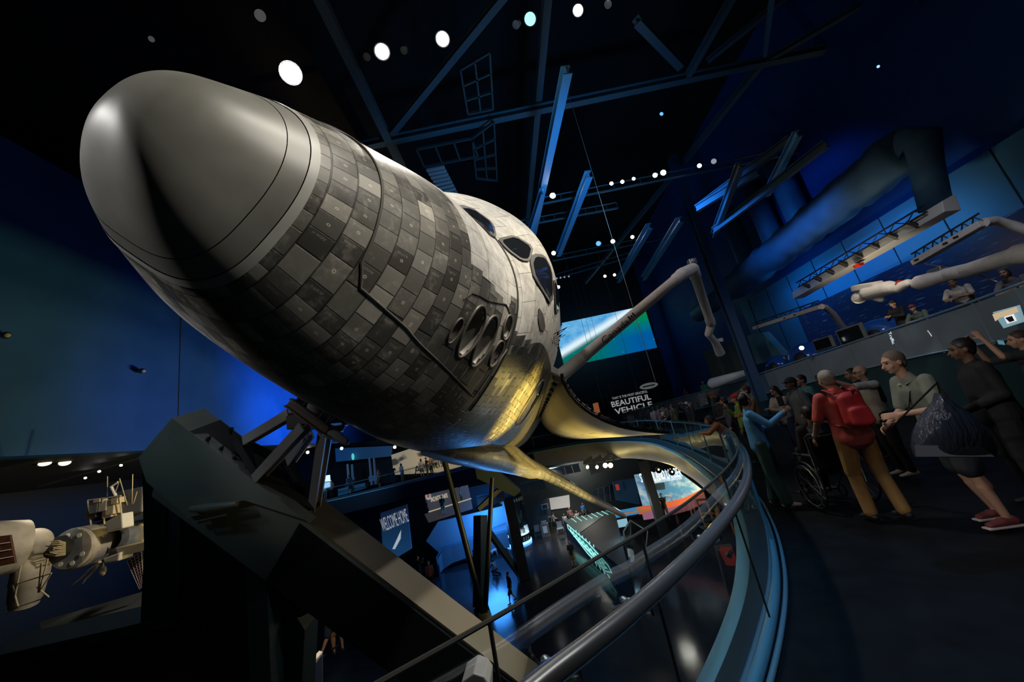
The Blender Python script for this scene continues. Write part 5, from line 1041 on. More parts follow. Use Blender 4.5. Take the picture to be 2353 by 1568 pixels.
# yellow track lamps below the deck
for px,py,l in [(1350,1074,'leftmost yellow spotlight below the deck fascia'),(1372,1074,'second yellow spotlight below the deck fascia'),(1391,1070,'bright left lamp of the yellow pair below the deck'),(1403,1070,'bright right lamp of the yellow pair below the deck'),(1513,1081,'yellow lamp just left of the mural heading'),(1543,1086,'yellow lamp over the mural heading')]:
    lamp(px,py,0,.11 if px in(1350,1372) else (.16 if px<1500 else .085),emat('lamp_yellow',(1,.8,.3),45.) if px not in(1350,1372) else E_warm,l,Y=26 if px<1500 else 12.5,aim=P(1500,1120,Y=20))
g=MB(); g.tube([P(1340,1066,Y=26),P(1425,1054,Y=26)],.05,8)
for k in range(12): a=P(1345+k*7,1063-k,Y=26); g.box(a+V(0,0,.1*(k%3)),(.2,.2,.25))
solo(g,'lamp_truss',mat('truss_grey',(.15,.15,.14),.4,.5),'cluttered lamp truss carrying the yellow pair below the deck','lamp truss')
# bottom left: exit sign, kiosk
c=P(707,1465,D=9.5); g=MB(); g.box(c,(.36,.05,.2)); o=solo(g,'exit_sign',mat('exit_box',(.02,.2,.06),.5,emit=(.02,.5,.12),es=.5),'small green lit exit sign at the bottom left','exit sign'); text('<EXIT',emat('exit_letters',(.3,1,.45),2.6),c-V(0,.03,0),(1,0,.2),(-.2,0,1),w=.32,h=.14,ext=0,bold=.02,parent=o)
g=MB(); g.hexa([P(710,1520,D=8.2),P(722,1520,D=8.2),P(722,1640,D=8.2),P(706,1640,D=8.2)],[P(733,1495,D=9),P(742,1498,D=9),P(742,1640,D=9),P(733,1640,D=9)]); o=solo(g,'white_kiosk',M_white,'tall white kiosk standing below the green exit sign','kiosk',bevel=.02)
g=MB(); g.prism([P(722,1530,D=8.15),P(741,1505,D=8.9),P(741,1640,D=8.9),P(722,1640,D=8.15)],V(0,-.03,0)); g.build('kiosk_screen',M_gap,o)
g=MB(); g.prism([P(1060,1568,D=5.5),P(1088,1548,D=5.5),P(1112,1556,D=5.5),P(1125,1575,D=5.5),P(1125,1640,D=5.5),P(1055,1640,D=5.5)],V(0,.5,0)); solo(g,'grey_cap_block',mat('cap_grey',(.32,.32,.36),.5),'pale grey block top just showing at the bottom edge','block',bevel=.02)
g=MB(); g.beam(P(900,1535,D=7.),P(1030,1480,D=7.),.03,.03); g.beam(P(1030,1480,D=7.),P(1042,1600,D=7.),.03,.03); solo(g,'thin_guard_frame',M_teal,'thin dark guard frame corner near the bottom centre','frame')
for px,py,l in [(12,772,'small wall camera at the left edge of the blue wall'),(322,853,'small wall camera on the blue wall left of the seam')]:
    c=P(px,py,X=-17.8); g=MB(); g.capsule(c,c+V(.35,-.2,-.1),.12,.12,12); o=solo(g,'wall_camera',M_blackm,l,'camera',smooth=True); g=MB(); g.ell(c+V(.4,-.22,-.12),(.09,.09,.09)); g.build('camera_lens',M_panel,o,True)
# ================================================================ PEOPLE
SK=[mat('skin_fair',(.45,.25,.17),.55),mat('skin_tan',(.34,.18,.11),.55),mat('skin_brown',(.16,.08,.05),.55)]
M_eye=mat('eye_dark',(.02,.015,.012),.2); M_lip=mat('lip',(.25,.09,.07),.5)
def cloth(n,c,r=.85): return mat('cloth_'+n,c,r,noise=.15,nscale=14,bump=.15)
H_br=mat('hair_brown',(.05,.03,.02),.6,noise=.3,nscale=30); H_bk=mat('hair_black',(.012,.01,.009),.5); H_gr=mat('hair_grey',(.32,.30,.27),.6,noise=.3,nscale=30); H_bl=mat('hair_light',(.25,.17,.09),.6)
def hand(s,w,d,up,k=1.,curl=.5):
    """palm, four unequal bent fingers and a thumb; d = pointing direction, up = back of hand"""
    w,d,up=V(w),V(d).normalized(),V(up); x=d.cross(up).normalized(); up=x.cross(d)
    s.capsule(w,w+d*.075*k,(.030*k,.016*k),(.040*k,.014*k),8,side=x)
    for i,(o,l) in enumerate([(-.030,.070),(-.010,.080),(.010,.075),(.029,.058)]):
        a=w+d*.085*k+x*o*k; b=a+(d*math.cos(curl*.6)-up*math.sin(curl*.6))*l*.5*k; c=b+(d*math.cos(curl*1.6)-up*math.sin(curl*1.6))*l*.5*k
        s.capsule(a,b,.0095*k,.0088*k,6); s.capsule(b,c,.0086*k,.0075*k,6)
    a=w+d*.02*k-x*.03*k; b=a+(d*.6-x*.7-up*.25).normalized()*.04*k; s.capsule(a,b,.012*k,.0105*k,6); s.capsule(b,b+(d*.9-x*.2-up*.4).normalized()*.032*k,.0102*k,.009*k,6)
def head(s,c,yaw=0.,pitch=0.,k=1.):
    R=(Matrix.Rotation(yaw,3,'Z')@Matrix.Rotation(pitch,3,'X')); f=lambda x,y,z:V(c)+R@V(x*k,y*k,z*k)
    s.ell(f(0,-.012,.025),(.076*k,.096*k,.092*k),16,11,R); s.ell(f(0,.018,-.035),(.058*k,.074*k,.075*k),14,9,R)
    s.ell(f(0,.055,-.085),(.03*k,.028*k,.022*k),10,7,R); s.capsule(f(0,.086,.012),f(0,.108,-.028),.010*k,.0165*k,8)
    s.ell(f(0,.078,.030),(.052*k,.018*k,.012*k),10,6,R); s.ell(f(0,.086,-.058),(.024*k,.012*k,.010*k),10,6,R)
    for q in(-1,1):
        s.ell(f(q*.078,-.01,-.012),(.010*k,.02*k,.032*k),8,6,R); s.ell(f(q*.042,.06,-.03),(.022*k,.02*k,.025*k),8,6,R)
    return f,R
def mkobj(nm,me,m,par):
    me.materials.clear(); me.materials.append(m); o=bpy.data.objects.new(nm,me); link(o,par); return o
def person(label,loc,face,h=1.72,skin=0,top=None,bot=None,hair=None,J=None,vox=.011,shoe=None,sleeve=1,shorts=False,hairstyle='short',cap=None,glasses=False,yaw=0.,pitch=0.,flare=0.,group=None,fat=1.,near=True,handcurl=.6,cat='person'):
    """face: compass angle in degrees the person looks to (0 = away from the camera, 90 = right)"""
    k=h/1.75; D=dict(pel=(0,0,.96),wai=(0,0,1.12),che=(0,0,1.32),nec=(0,-.01,1.47),hed=(0,.02,1.635),
        sl=(-.185,0,1.42),el=(-.23,-.03,1.13),wl=(-.23,.05,.89),sr=(.185,0,1.42),er=(.23,-.03,1.13),wr=(.23,.05,.89),
        hl=(-.09,0,.94),kl=(-.11,.02,.5),al=(-.12,-.02,.09),hr=(.09,0,.94),kr=(.11,.02,.5),ar=(.12,-.02,.09))
    if J: D.update(J)
    j={a:V(*b)*k for a,b in D.items()}; root=thing('person',label,cat,loc,group,-math.radians(face))
    s=MB(); r=k
    s.capsule(j['nec']-V(0,0,.05),j['hed'],.052*r,.05*r,12)
    f,R=head(s,j['hed'],yaw,pitch,r)
    ch=(.155*r*fat,.10*r*fat)
    s.capsule(j['che'],j['nec']-V(0,0,.04*k),ch,(.10*r,.06*r),14,side=j['sr']-j['sl']); s.capsule(j['wai'],j['che'],(.135*r*fat,.10*r*fat),ch,14,side=j['sr']-j['sl']); s.capsule(j['pel'],j['wai'],(.15*r*fat,.11*r*fat),(.135*r*fat,.10*r*fat),14,side=j['hr']-j['hl'])
    for q in 'lr':
        s.capsule(j['s'+q],j['e'+q],.052*r,.04*r); s.capsule(j['e'+q],j['w'+q],.04*r,.027*r)
        s.capsule(j['h'+q],j['k'+q],.082*r*fat,.056*r); s.capsule(j['k'+q],j['k'+q].lerp(j['a'+q],.35)+V(0,-.015,0),.054*r,.056*r); s.capsule(j['k'+q].lerp(j['a'+q],.35),j['a'+q],.052*r,.034*r); s.capsule(j['a'+q]+V(0,-.03*k,-.04*k),j['a'+q]+V(0,.12*k,-.06*k),.03*r,.025*r)
        d=(j['w'+q]-j['e'+q]).normalized()
        if near: hand(s,j['w'+q]+d*.01,d,V(1 if q=='r' else -1,.2,.3),r*1.02,handcurl)
        else: s.capsule(j['w'+q],j['w'+q]+d*.12*r,.03*r,.02*r,6)
    mkobj('body',remesh(s,vox if near else .022,3),SK[skin],root)
    # clothes
    if top:
        s=MB(); e=.018*r; s.capsule(j['che'],j['nec']-V(0,0,.03*k),(ch[0]+e,ch[1]+e),(.10*r,.065*r),16,side=j['sr']-j['sl']); s.capsule(j['wai'],j['che'],(.14*r*fat+e,.105*r*fat+e),(ch[0]+e,ch[1]+e),16,side=j['sr']-j['sl']); s.capsule(j['pel']-V(0,0,.05*k),j['wai'],(.158*r*fat+e,.12*r*fat+e),(.14*r*fat+e,.105*r*fat+e),16,side=j['hr']-j['hl'])
        for q in 'lr':
            s.capsule(j['s'+q],j['s'+q].lerp(j['e'+q],.85 if sleeve<1 else 1.),.07*r,.062*r if sleeve<1 else .056*r)
            if sleeve>=1: s.capsule(j['e'+q],j['e'+q].lerp(j['w'+q],.92),.055*r,.042*r)
        if sleeve==1.5: s.capsule(j['nec']+V(0,-.05*k,0),j['nec']+V(0,-.07*k,.03*k),(.09*r,.05*r),(.07*r,.04*r))
        s.capsule(j['nec']-V(0,0,.04*k),j['nec']+V(0,0,.005),.068*r,.062*r)
        me=remesh(s,vox*1.1 if near else .024,3)
        mkobj('jacket' if sleeve==1.5 else 'shirt',me,top,root)
    if bot:
        s=MB(); e=.016*r; s.capsule(j['pel']+V(0,0,.04*k),j['pel']-V(0,0,.04*k),(.15*r*fat+e*.6,.115*r*fat+e*.6),(.15*r*fat+e*.6,.115*r*fat+e*.6),16,side=j['hr']-j['hl'])
        for q in 'lr':
            s.capsule(j['h'+q],j['k'+q]+(V(0,0,.04) if shorts else V(0,0,0)),.092*r*fat+e*.4,.066*r+e+(.02 if shorts else 0))
            if not shorts: s.capsule(j['k'+q],j['a'+q]+V(0,0,.0),.064*r+e*.6,.056*r+flare)
        mkobj('shorts' if shorts else 'trousers',remesh(s,vox*1.1 if near else .024,3),bot,root)
    for q in 'lr':
        s=MB(); a=j['a'+q]; s.capsule(a+V(0,-.045*k,-.052*k),a+V(0,.05*k,-.05*k),(.042*r,.04*r),(.045*r,.038*r)); s.capsule(a+V(0,.05*k,-.055*k),a+V(0,.155*k,-.066*k),(.045*r,.036*r),(.04*r,.022*r)); 
        if near: mkobj('shoe',remesh(s,.009,2),shoe or M_gap,root)
        else: s.build('shoe',shoe or M_gap,root,True,local=True)
    if hair:
        s=MB(); s.ell(f(0,-.024,.036),(.084*r,.100*r,.094*r),16,10,R)
        if hairstyle=='long': s.capsule(f(0,-.06,.02),f(0,-.075,-.17),(.085*r,.05*r),(.07*r,.035*r),12,side=R@V(1,0,0)); s.capsule(f(-.07,-.02,.02),f(-.065,.0,-.15),(.03*r,.03*r),(.022*r,.02*r)); s.capsule(f(.07,-.02,.02),f(.065,.0,-.15),(.03*r,.03*r),(.022*r,.02*r))
        elif hairstyle=='tail': s.capsule(f(0,-.11,.04),f(0,-.14,-.14),(.03*r,.03*r),(.018*r,.015*r)); s.ell(f(0,-.035,-.01),(.078*r,.075*r,.075*r),14,9,R)
        elif hairstyle=='bob': s.ell(f(0,-.035,-.02),(.095*r,.085*r,.10*r),14,9,R)
        else: s.ell(f(0,-.05,-.015),(.072*r,.058*r,.07*r),14,9,R)
        mkobj('hair',remesh(s,.010 if near else .02,2),hair,root)
    if cap:
        s=MB(); s.ell(f(0,-.018,.055),(.088*r,.104*r,.085*r),16,10,R); s.capsule(f(0,.07,.055),f(0,.14,.045),(.07*r,.012*r),(.055*r,.008*r),12,side=R@V(1,0,0)); mkobj('cap',remesh(s,.012 if near else .02,2),cap,root)
    if near:
        s=MB()
        for q in(-1,1): s.ell(f(q*.031,.079,.012),(.012*r,.008*r,.007*r),8,6,R)
        s.build('eyes',M_eye,root,True,local=True); s=MB(); s.ell(f(0,.094,-.058),(.022*r,.008*r,.006*r),8,6,R); s.build('mouth',M_lip,root,True,local=True)
        s=MB()
        for q in(-1,1): s.capsule(f(q*.016,.092,.034),f(q*.048,.078,.034),.005*r,.004*r,6)
        s.build('eyebrows',hair or H_br,root,True,local=True)
    if glasses:
        s=MB()
        for q in(-1,1):
            s.tube([f(q*.032+.022*math.cos(a),.098,.012+.017*math.sin(a)) for a in [2*PI*i/12 for i in range(12)]],.003,5,closed=True); s.tube([f(q*.054,.095,.016),f(q*.08,0,.016)],.003,5)
        s.tube([f(-.01,.1,.014),f(.01,.1,.014)],.003,5); s.build('glasses',M_blackm,root,True,local=True)
    root['_h']=h
    return root,j,f
def atw(root,p):
    return root.location+root.rotation_euler.to_matrix()@V(p)
def lmat(root,s,name,m,smooth=True,**k): return s.build(name,m,root,smooth,local=True,**k)
def stand(hx,hy,D,h,z=0.):
    """foot position under a head seen at hx,hy when the person is D metres away (optical axis)"""
    p=P(hx,hy,D=D); return (p.x,p.y,z)
def ground(px,py,z=0.): p=P(px,py,Z=z); return (p.x,p.y,z)
# 1 girl in blue fleece, phone raised
jean=cloth('teal_jeans',(.03,.10,.11)); flee=cloth('blue_fleece',(.08,.32,.66))
g1,j,f=person('young woman in blue fleece holding up a phone beside the glass railing',ground(1796,1163),115,1.66,0,flee,jean,H_bk,dict(er=(.24,.20,1.22),wr=(.10,.46,1.36),el=(-.25,.1,1.13),wl=(-.12,.3,1.2),kl=(-.12,.02,.5),al=(-.15,-.05,.09),kr=(.1,.0,.5),ar=(.1,.08,.09)),shoe=mat('white_shoe',(.6,.58,.52),.6),hairstyle='tail',yaw=.7,flare=.03)
s=MB(); s.tube([f(-.088*math.cos(a),-.0+.0*a,.02+.115*math.sin(a)) for a in [PI*i/12 for i in range(13)]],.012,6); lmat(g1,s,'headband',cloth('grey_band',(.2,.22,.25)))
w=atw(g1,j['wr']); s=MB(); s.box(w+V(.02,.02,.16),(.03,.075,.15),Matrix.Rotation(.5,3,'Z')); solo(s,'phone',M_blackm,'dark phone held up by the young woman in blue fleece','phone',bevel=.006)
# 2 man in red polo with backpack
khak=cloth('khaki',(.30,.17,.055)); redp=cloth('red_polo',(.55,.10,.085))
g2,j,f=person('grey-haired man in red polo and khaki trousers pushing a wheelchair',ground(2040,1192),8,1.76,0,redp,khak,H_gr,dict(el=(-.27,.08,1.14),wl=(-.26,.28,.95),er=(.27,.1,1.16),wr=(.26,.3,.95),pel=(0,-.02,.98),hed=(.0,.06,1.62),kl=(-.12,.06,.52),al=(-.13,.02,.09),kr=(.12,-.0,.5),ar=(.13,-.1,.1)),sleeve=.5,fat=1.18,flare=.012)
s=MB(); s.capsule((0,-.22,1.12),(0,-.20,1.38),(.155,.09),(.13,.08),16,side=(1,0,0)); s.capsule((0,-.30,1.10),(0,-.29,1.24),(.12,.05),(.11,.045),14,side=(1,0,0)); bp=mkobj('backpack',remesh(s,.012,3),cloth('red_pack',(.42,.015,.02),.6),g2)
for q in(-1,1): s=MB(); s.tube([(q*.1,-.17,1.46),(q*.12,-.02,1.52),(q*.13,.12,1.42),(q*.15,.13,1.25),(q*.17,.0,1.12),(q*.16,-.15,1.08)],[(.028,.008)]*6,8); lmat(g2,s,'backpack_strap',cloth('red_strap',(.3,.01,.015),.7))
s=MB(); s.tube([(0,-.31,1.42),(-.02,-.33,1.47),(.02,-.33,1.47),(0,-.29,1.42)],.008,6); lmat(g2,s,'backpack_loop',M_gap)
s=MB(); w=j['wl']; d=(j['wl']-j['el']).normalized(); s.tube([w-d*.05,w-d*.02],.036,12); lmat(g2,s,'wristwatch',M_steel)
# wheelchair
fr=g2.rotation_euler.to_matrix(); o_=g2.location+fr@V(0,.72,0)
wc=thing('wheelchair','black wheelchair pushed by the man in the red polo','wheelchair',o_,rz=g2.rotation_euler.z)
for sx in(-.31,.31):
    s=MB(); s.tube([(sx,math.cos(a)*.3,.31+math.sin(a)*.3) for a in [2*PI*k/36 for k in range(36)]],.014,8,closed=True); wh=lmat(wc,s,'rear_wheel',M_blackm); s=MB()
    for k in range(12): a=2*PI*k/12; s.tube([(sx,0,.31),(sx,math.cos(a)*.29,.31+math.sin(a)*.29)],.003,4)
    s.tube([(sx*1.1,math.cos(a)*.26,.31+math.sin(a)*.26) for a in [2*PI*k/30 for k in range(30)]],.008,6,closed=True); s.build('hand_rim',M_steel,wh,True,local=True)
    s=MB(); s.tube([(sx*.85,-.3,.98),(sx*.85,-.2,.94),(sx*.85,-.18,.5),(sx*.85,-.18,.28)],.013,8); s.tube([(sx*.85,-.18,.7),(sx*.85,.25,.7),(sx*.85,.27,.5),(sx*.85,.3,.3),(sx*.8,.5,.12)],.012,8); s.tube([(sx*.85,-.18,.5),(sx*.85,.3,.5)],.012,8); lmat(wc,s,'side_frame',mat('chair_chrome',(.25,.28,.32),.3,.8))
    s=MB(); s.tube([(sx*.8,.42,.09+0*k) if 0 else (sx*.8,.4+.08*math.cos(a),.085+.08*math.sin(a)) for a in [2*PI*k/16 for k in range(16)]],.012,6,closed=True); lmat(wc,s,'caster',M_blackm)
    s=MB(); s.tube([(sx*.85,-.42,.99),(sx*.85,-.3,.98)],.02,8); lmat(wc,s,'push_grip',M_gap)
    s=MB(); s.box((sx*.6,.55,.1),(.14,.18,.02)); lmat(wc,s,'footplate',M_blackm,False)
s=MB(); s.box((0,.05,.49),(.46,.44,.05)); lmat(wc,s,'seat',M_gap,False,bevel=.01); s=MB(); s.box((0,-.19,.72),(.46,.03,.42)); lmat(wc,s,'backrest',M_gap,False,bevel=.01)
sit=dict(pel=(0,0,.60),wai=(0,-.03,.76),che=(0,-.03,.95),nec=(0,-.02,1.09),hed=(0,.03,1.25),sl=(-.18,0,1.05),sr=(.18,0,1.05),el=(-.22,.05,.79),er=(.22,.05,.79),wl=(-.18,.3,.75),wr=(.18,.3,.75),hl=(-.09,.02,.6),hr=(.09,.02,.6),kl=(-.11,.42,.6),kr=(.11,.42,.6),al=(-.11,.5,.17),ar=(.11,.5,.17))
person('person in dark clothes seated in the pushed wheelchair',tuple(o_),8,1.7,1,cloth('black',(.012,.012,.015)),cloth('black',(.012,.012,.015)),H_bk,sit)
# 3 old man in white tee and black vest, taking a photo
g3,j,f=person('bald bespectacled man in white tee and black vest photographing with raised phone',ground(2085,1092),-75,1.72,0,cloth('white_tee',(.55,.52,.48)),cloth('black_trouser',(.012,.012,.014)),None,dict(el=(-.22,.28,1.44),wl=(-.1,.5,1.62),er=(.22,.28,1.42),wr=(.08,.5,1.6)),sleeve=.5,glasses=True,pitch=-.05,shoe=mat('pale_shoe',(.5,.48,.45),.6))
s=MB(); s.capsule((0,-.04,1.14),(0,-.03,1.38),(.165,.10),(.17,.105),14,side=(1,0,0)); mkobj('vest',remesh(s,.015,2),cloth('vest',(.014,.014,.018)),g3)
w=atw(g3,(0,.6,1.62)); s=MB(); s.box(w+V(0,0,.05),(.03,.15,.08),Matrix.Rotation(math.radians(75-90),3,'Z')); o=solo(s,'phone',M_blackm,'phone held out by the bald man in the black vest','phone',bevel=.005); g=MB(); g.box(w+V(.018,0,.05),(.004,.13,.065),Matrix.Rotation(math.radians(75-90),3,'Z')); g.build('phone_screen',emat('phone_glow',(.5,.8,1),1.2),o)
# 4 man in grey-green shirt with clear bag
g4,j,f=person('short-haired man in grey-green shirt and dark shorts carrying a clear printed bag',ground(2275,1205),-80,1.80,0,cloth('sage_shirt',(.16,.18,.15)),cloth('dark_short',(.012,.014,.02)),mat('hair_cropped',(.12,.09,.07),.7),dict(che=(0,.05,1.32),nec=(0,.1,1.46),hed=(0,.16,1.63),sl=(-.165,.07,1.40),sr=(.17,.08,1.42),el=(-.24,.12,1.12),wl=(-.1,.36,1.12),er=(.18,.16,1.13),wr=(.13,.36,1.02),kl=(-.1,.02,.5),al=(-.12,-.06,.1),kr=(.1,-.04,.5),ar=(.12,-.18,.1)),sleeve=.9,shorts=True,fat=1.1,pitch=-.1,shoe=mat('maroon_shoe',(.14,.03,.03),.6),vox=.010)
for q in ('al','ar'): s=MB(); a=j[q]; s.beam(a+V(0,-.09,-.094),a+V(0,.2,-.094),.09,.02); lmat(g4,s,'shoe_sole',mat('white_sole',(.5,.42,.4),.6),False,bevel=.008)
s=MB()
for q in(-1,1): s.capsule(V(q*.075,.1,1.47),V(q*.04,.17,1.43),(.03,.012),(.03,.01),8); 
lmat(g4,s,'collar',cloth('sage_collar',(.2,.22,.18)))
s=MB(); s.tube([(-.14,.05,1.5),(-.05,.17,1.35),(.1,.18,1.1)],[(.02,.006)]*3,8); lmat(g4,s,'crossbody_strap',M_gap)
# clear bag hung from hand
M_bag=bpy.data.materials.new('clear_plastic_bag'); M_bag.use_nodes=True; t=NT(M_bag); b=t.n['Principled BSDF']; b.inputs['Base Color'].default_value=(.03,.035,.05,1); b.inputs['Roughness'].default_value=.12; b.inputs['Alpha'].default_value=.8; ob=t.node('ShaderNodeTexCoord').outputs['Object']; mp=t.node('ShaderNodeMapping'); mp.inputs['Scale'].default_value=(18,18,2.5); t.l.new(ob,mp.inputs[0]); t.put(b.inputs['Normal'],t.bump(t.noise(mp.outputs[0],1.5,3),1.,.03))
bt=P(2160,905,D=3.2); bb=P(2195,1050,D=3.2); ex=(P(2290,1040,D=3.2)-P(2115,1040,D=3.2)); 
bag=thing('plastic_bag','clear plastic gift bag with printed space picture hanging from the man in grey-green','bag',bb)
rows=[]
for t_,w_,d_ in [(0,.09,.03),(.12,.16,.05),(.35,.52,.12),(.6,.8,.16),(.85,.97,.16),(1,1.,.1)]:
    c=bt.lerp(bb,t_); u=ex*.5*w_; d=ex.cross(V(0,0,1)).normalized()*d_
    rows.append([c+u*math.copysign(abs(math.cos(a))**.7,math.cos(a))+d*math.sin(a)+V(0,0,.012*math.sin(a*7+t_*5)*(1-t_)) for a in [2*PI*k/28 for k in range(28)]])
s=MB(); s.grid(rows,True); s.poly(rows[-1]); s.build('bag_film',M_bag,bag,'all')
fw=(V(*EYE)-bb).normalized()*.17
s=MB(); a0,a1=rows[5][14],rows[5][0]; up_=(bt-bb).normalized(); s.add([a0+fw+up_*.0,a1+fw,a1.lerp(a0,.12)+fw+up_*.085,a0.lerp(a1,.02)+fw+up_*.10],[(0,1,2,3)]); s.build('bag_base_print',mat('print_pale',(.32,.33,.38),.35),bag)
s=MB(); pc_=bb.lerp(bt,.35)+fw+ex*.12; s.add([pc_+ex*.22*math.cos(a)+up_*.16*math.sin(a)*(1 if math.sin(a)>0 else .35) for a in [2*PI*k/20 for k in range(20)]],[tuple(range(20))]); s.build('earth_print',mat('print_blue',(.05,.12,.28),.3),bag)
text('NASA',mat('print_white',(.55,.55,.6),.4),bb.lerp(bt,.62)+fw-ex*.04,ex,up_,w=.16,h=.06,ext=0,parent=bag)
s=MB(); s.tube([bt,bt+up_*.1,atw(g4,j['wr'])+V(0,0,-.05)],.008,6); s.build('bag_handle',M_gap,bag,True)
# 5 dark people at the right edge
blk=cloth('black',(.008,.008,.010)); 
person('dark silhouetted person in black standing at the right edge',stand(2240,850,4.1,1.78),-60,1.78,2,blk,blk,H_bk,dict(wl=(-.15,.3,1.0)),fat=1.25)
person('person at right edge in black with a bare arm raising a lit phone',stand(2365,815,4.9,1.74),-60,1.74,0,cloth('charcoal',(.03,.03,.035)),blk,H_br,dict(el=(-.2,.3,1.46),wl=(-.12,.36,1.74),er=(.25,.28,1.42),wr=(.05,.42,1.72)),sleeve=.5)
w=P(2298,788,D=5.6); s=MB(); s.box(w,(.15,.02,.075),Matrix.Rotation(.3,3,'Z')@Matrix.Rotation(.2,3,'Y')); o=solo(s,'phone',M_blackm,'phone with pale blue case raised at the right edge','phone',bevel=.006); g=MB(); g.box(w-V(0,.013,0),(.14,.004,.066),Matrix.Rotation(.3,3,'Z')@Matrix.Rotation(.2,3,'Y')); g.build('phone_case',emat('case_blue',(.15,.4,.5),.5),o)
# 6.. middle group, deck level.  (head px, distance) -> position
tan=cloth('tan_jacket',(.36,.2,.09)); den=cloth('denim',(.03,.05,.10)); 
def mid(label,hx,hy,h,face,z=0.,**k):
    # choose the distance at which the head centre of a person this tall sits on the pixel
    d=_ray(hx,hy); D=(z+h*.93-EYE[2])/(d[2]/FPX) if abs(d[2])>8 else None
    Dq=k.pop('D',None) or D
    return person(label,stand(hx,hy,Dq,h,z),face,h,**k)
mid('dark-haired man in tan jacket looking left behind the young woman in blue',1712,893,1.80,-75,top=tan,bot=blk,hair=H_br,D=8.6,J=dict(el=(-.24,.12,1.15),wl=(-.05,.3,1.15)))
mid('person in a red cap and lime jacket behind the young woman in blue',1688,908,1.66,-50,top=cloth('lime_jacket',(.25,.38,.04)),bot=blk,hair=H_br,cap=cloth('red_cap',(.5,.02,.03)),D=9.2,J=dict(er=(.24,.2,1.2),wr=(.05,.3,1.4)))
mid('long dark-haired woman in white sweater looking at her phone',1779,893,1.66,-95,top=cloth('white_sweater',(.45,.38,.3)),bot=den,hair=H_bk,hairstyle='long',pitch=-.35,D=8.6,J=dict(el=(-.2,.15,1.15),wl=(-.05,.3,1.22),er=(.2,.15,1.15),wr=(.05,.3,1.22)))
g,j,f=mid('man in black cap and grey tee with a backpack strap and lowered arm',1822,890,1.76,-85,top=cloth('grey_tee',(.13,.14,.14)),bot=blk,hair=H_bk,skin=2,cap=cloth('black_cap',(.02,.02,.022)),sleeve=.5,D=7.3)
s=MB(); s.capsule((0,-.2,1.15),(0,-.18,1.36),(.15,.08),(.13,.07),14,side=(1,0,0)); mkobj('backpack',remesh(s,.015,2),cloth('black_pack',(.02,.02,.025)),g)
mid('man in pale teal tee half hidden behind the man in the black cap',1843,876,1.78,-80,top=cloth('teal_tee',(.10,.26,.28)),bot=blk,hair=H_bk,sleeve=.5,D=8.3)
mid('dark-haired person looking over a camera between the red polo and the bald man',1962,868,1.70,-70,top=blk,bot=blk,hair=H_bk,D=7.2,J=dict(el=(-.22,.28,1.4),wl=(-.1,.48,1.55),er=(.22,.28,1.38),wr=(.08,.48,1.52)))
mid('man in dark clothes and glasses standing left of the seated woman in purple top',1648,915,1.72,60,top=blk,bot=blk,hair=H_bk,D=11.,glasses=True)
mid('dark-haired woman in slate top reading beside the picture poster',1664,922,1.64,-60,top=cloth('slate_top',(.06,.07,.10)),bot=blk,hair=H_bk,hairstyle='bob',D=10.5,pitch=-.3,J=dict(er=(.2,.15,1.15),wr=(.05,.3,1.15)))
mid('brown-haired woman in orange top bending over the glass railing',1663,978,1.45,-60,top=cloth('orange_top',(.4,.13,.05)),bot=blk,hair=H_br,hairstyle='bob',D=7.8,J=dict(che=(0,.12,1.28),nec=(0,.2,1.4),hed=(0,.3,1.5),sl=(-.18,.14,1.36),sr=(.18,.14,1.36),el=(-.22,.35,1.2),wl=(-.1,.5,1.22),er=(.22,.35,1.2),wr=(.1,.5,1.22)))
# far end of the deck: crowd
far=[(1432,968,1.15,0,'smallest child in dark clothes at the far left of the distant deck crowd',blk,{}),(1447,955,1.70,0,'person in grey jacket left in the distant deck crowd',cloth('grey_jacket',(.14,.14,.15)),{}),(1439,962,1.5,20,'child with dark hair beside the grey jacket in the distant crowd',blk,{}),(1471,952,1.5,0,'dark clothed youngster between grey jacket and tall man far off',blk,{}),(1489,940,1.78,10,'tall dark clothed man in the distant deck crowd',blk,{}),(1502,945,1.66,20,'person with pink top right of the tall dark man',cloth('pink_top',(.4,.2,.18)),{}),(1513,944,1.68,0,'person in dusky rose top in the distant crowd',cloth('rose_top',(.25,.13,.13)),{}),(1523,939,1.75,30,'bare-armed man in brown top in the distant crowd',cloth('brown_top',(.14,.08,.06)),dict(el=(-.25,.2,1.35),wl=(-.1,.3,1.5))),
 (1548,950,1.60,-30,'man leaning on his elbows beside the woman in pale cap',cloth('olive_top',(.08,.08,.05)),{})]
VAR={}
for hx,hy,h,fc,l,tp_,JJ in far: mid(l,hx,hy,h,fc,top=tp_,bot=blk,hair=H_br if h<1.7 else H_bk,D=27-(hx-1430)*.07,z=.15,near=False,J=JJ)
mid('woman in pale cap leaning far over the distant glass railing',1534,947,1.62,-110,top=cloth('black_vesttop',(.03,.03,.03)),bot=blk,hair=H_br,cap=cloth('cream_cap',(.5,.42,.25)),D=19.,near=False,sleeve=.5,J=dict(che=(0,.15,1.25),nec=(0,.25,1.36),hed=(0,.36,1.45),sl=(-.18,.18,1.33),sr=(.18,.18,1.33),el=(-.24,.42,1.2),wl=(-.1,.7,1.05),er=(.24,.42,1.2),wr=(.2,.7,1.1)))
mid('person in black with both arms raised to photograph at the distant railing',1581,940,1.72,-120,top=blk,bot=blk,hair=H_gr,D=16.,near=False,J=dict(el=(-.3,.2,1.5),wl=(-.1,.35,1.7),er=(.3,.2,1.5),wr=(.1,.35,1.7)))
mid('person in dark hooded top right of the one with raised arms',1592,944,1.66,-60,top=blk,bot=blk,hair=H_br,hairstyle='long',D=15.6,near=False)
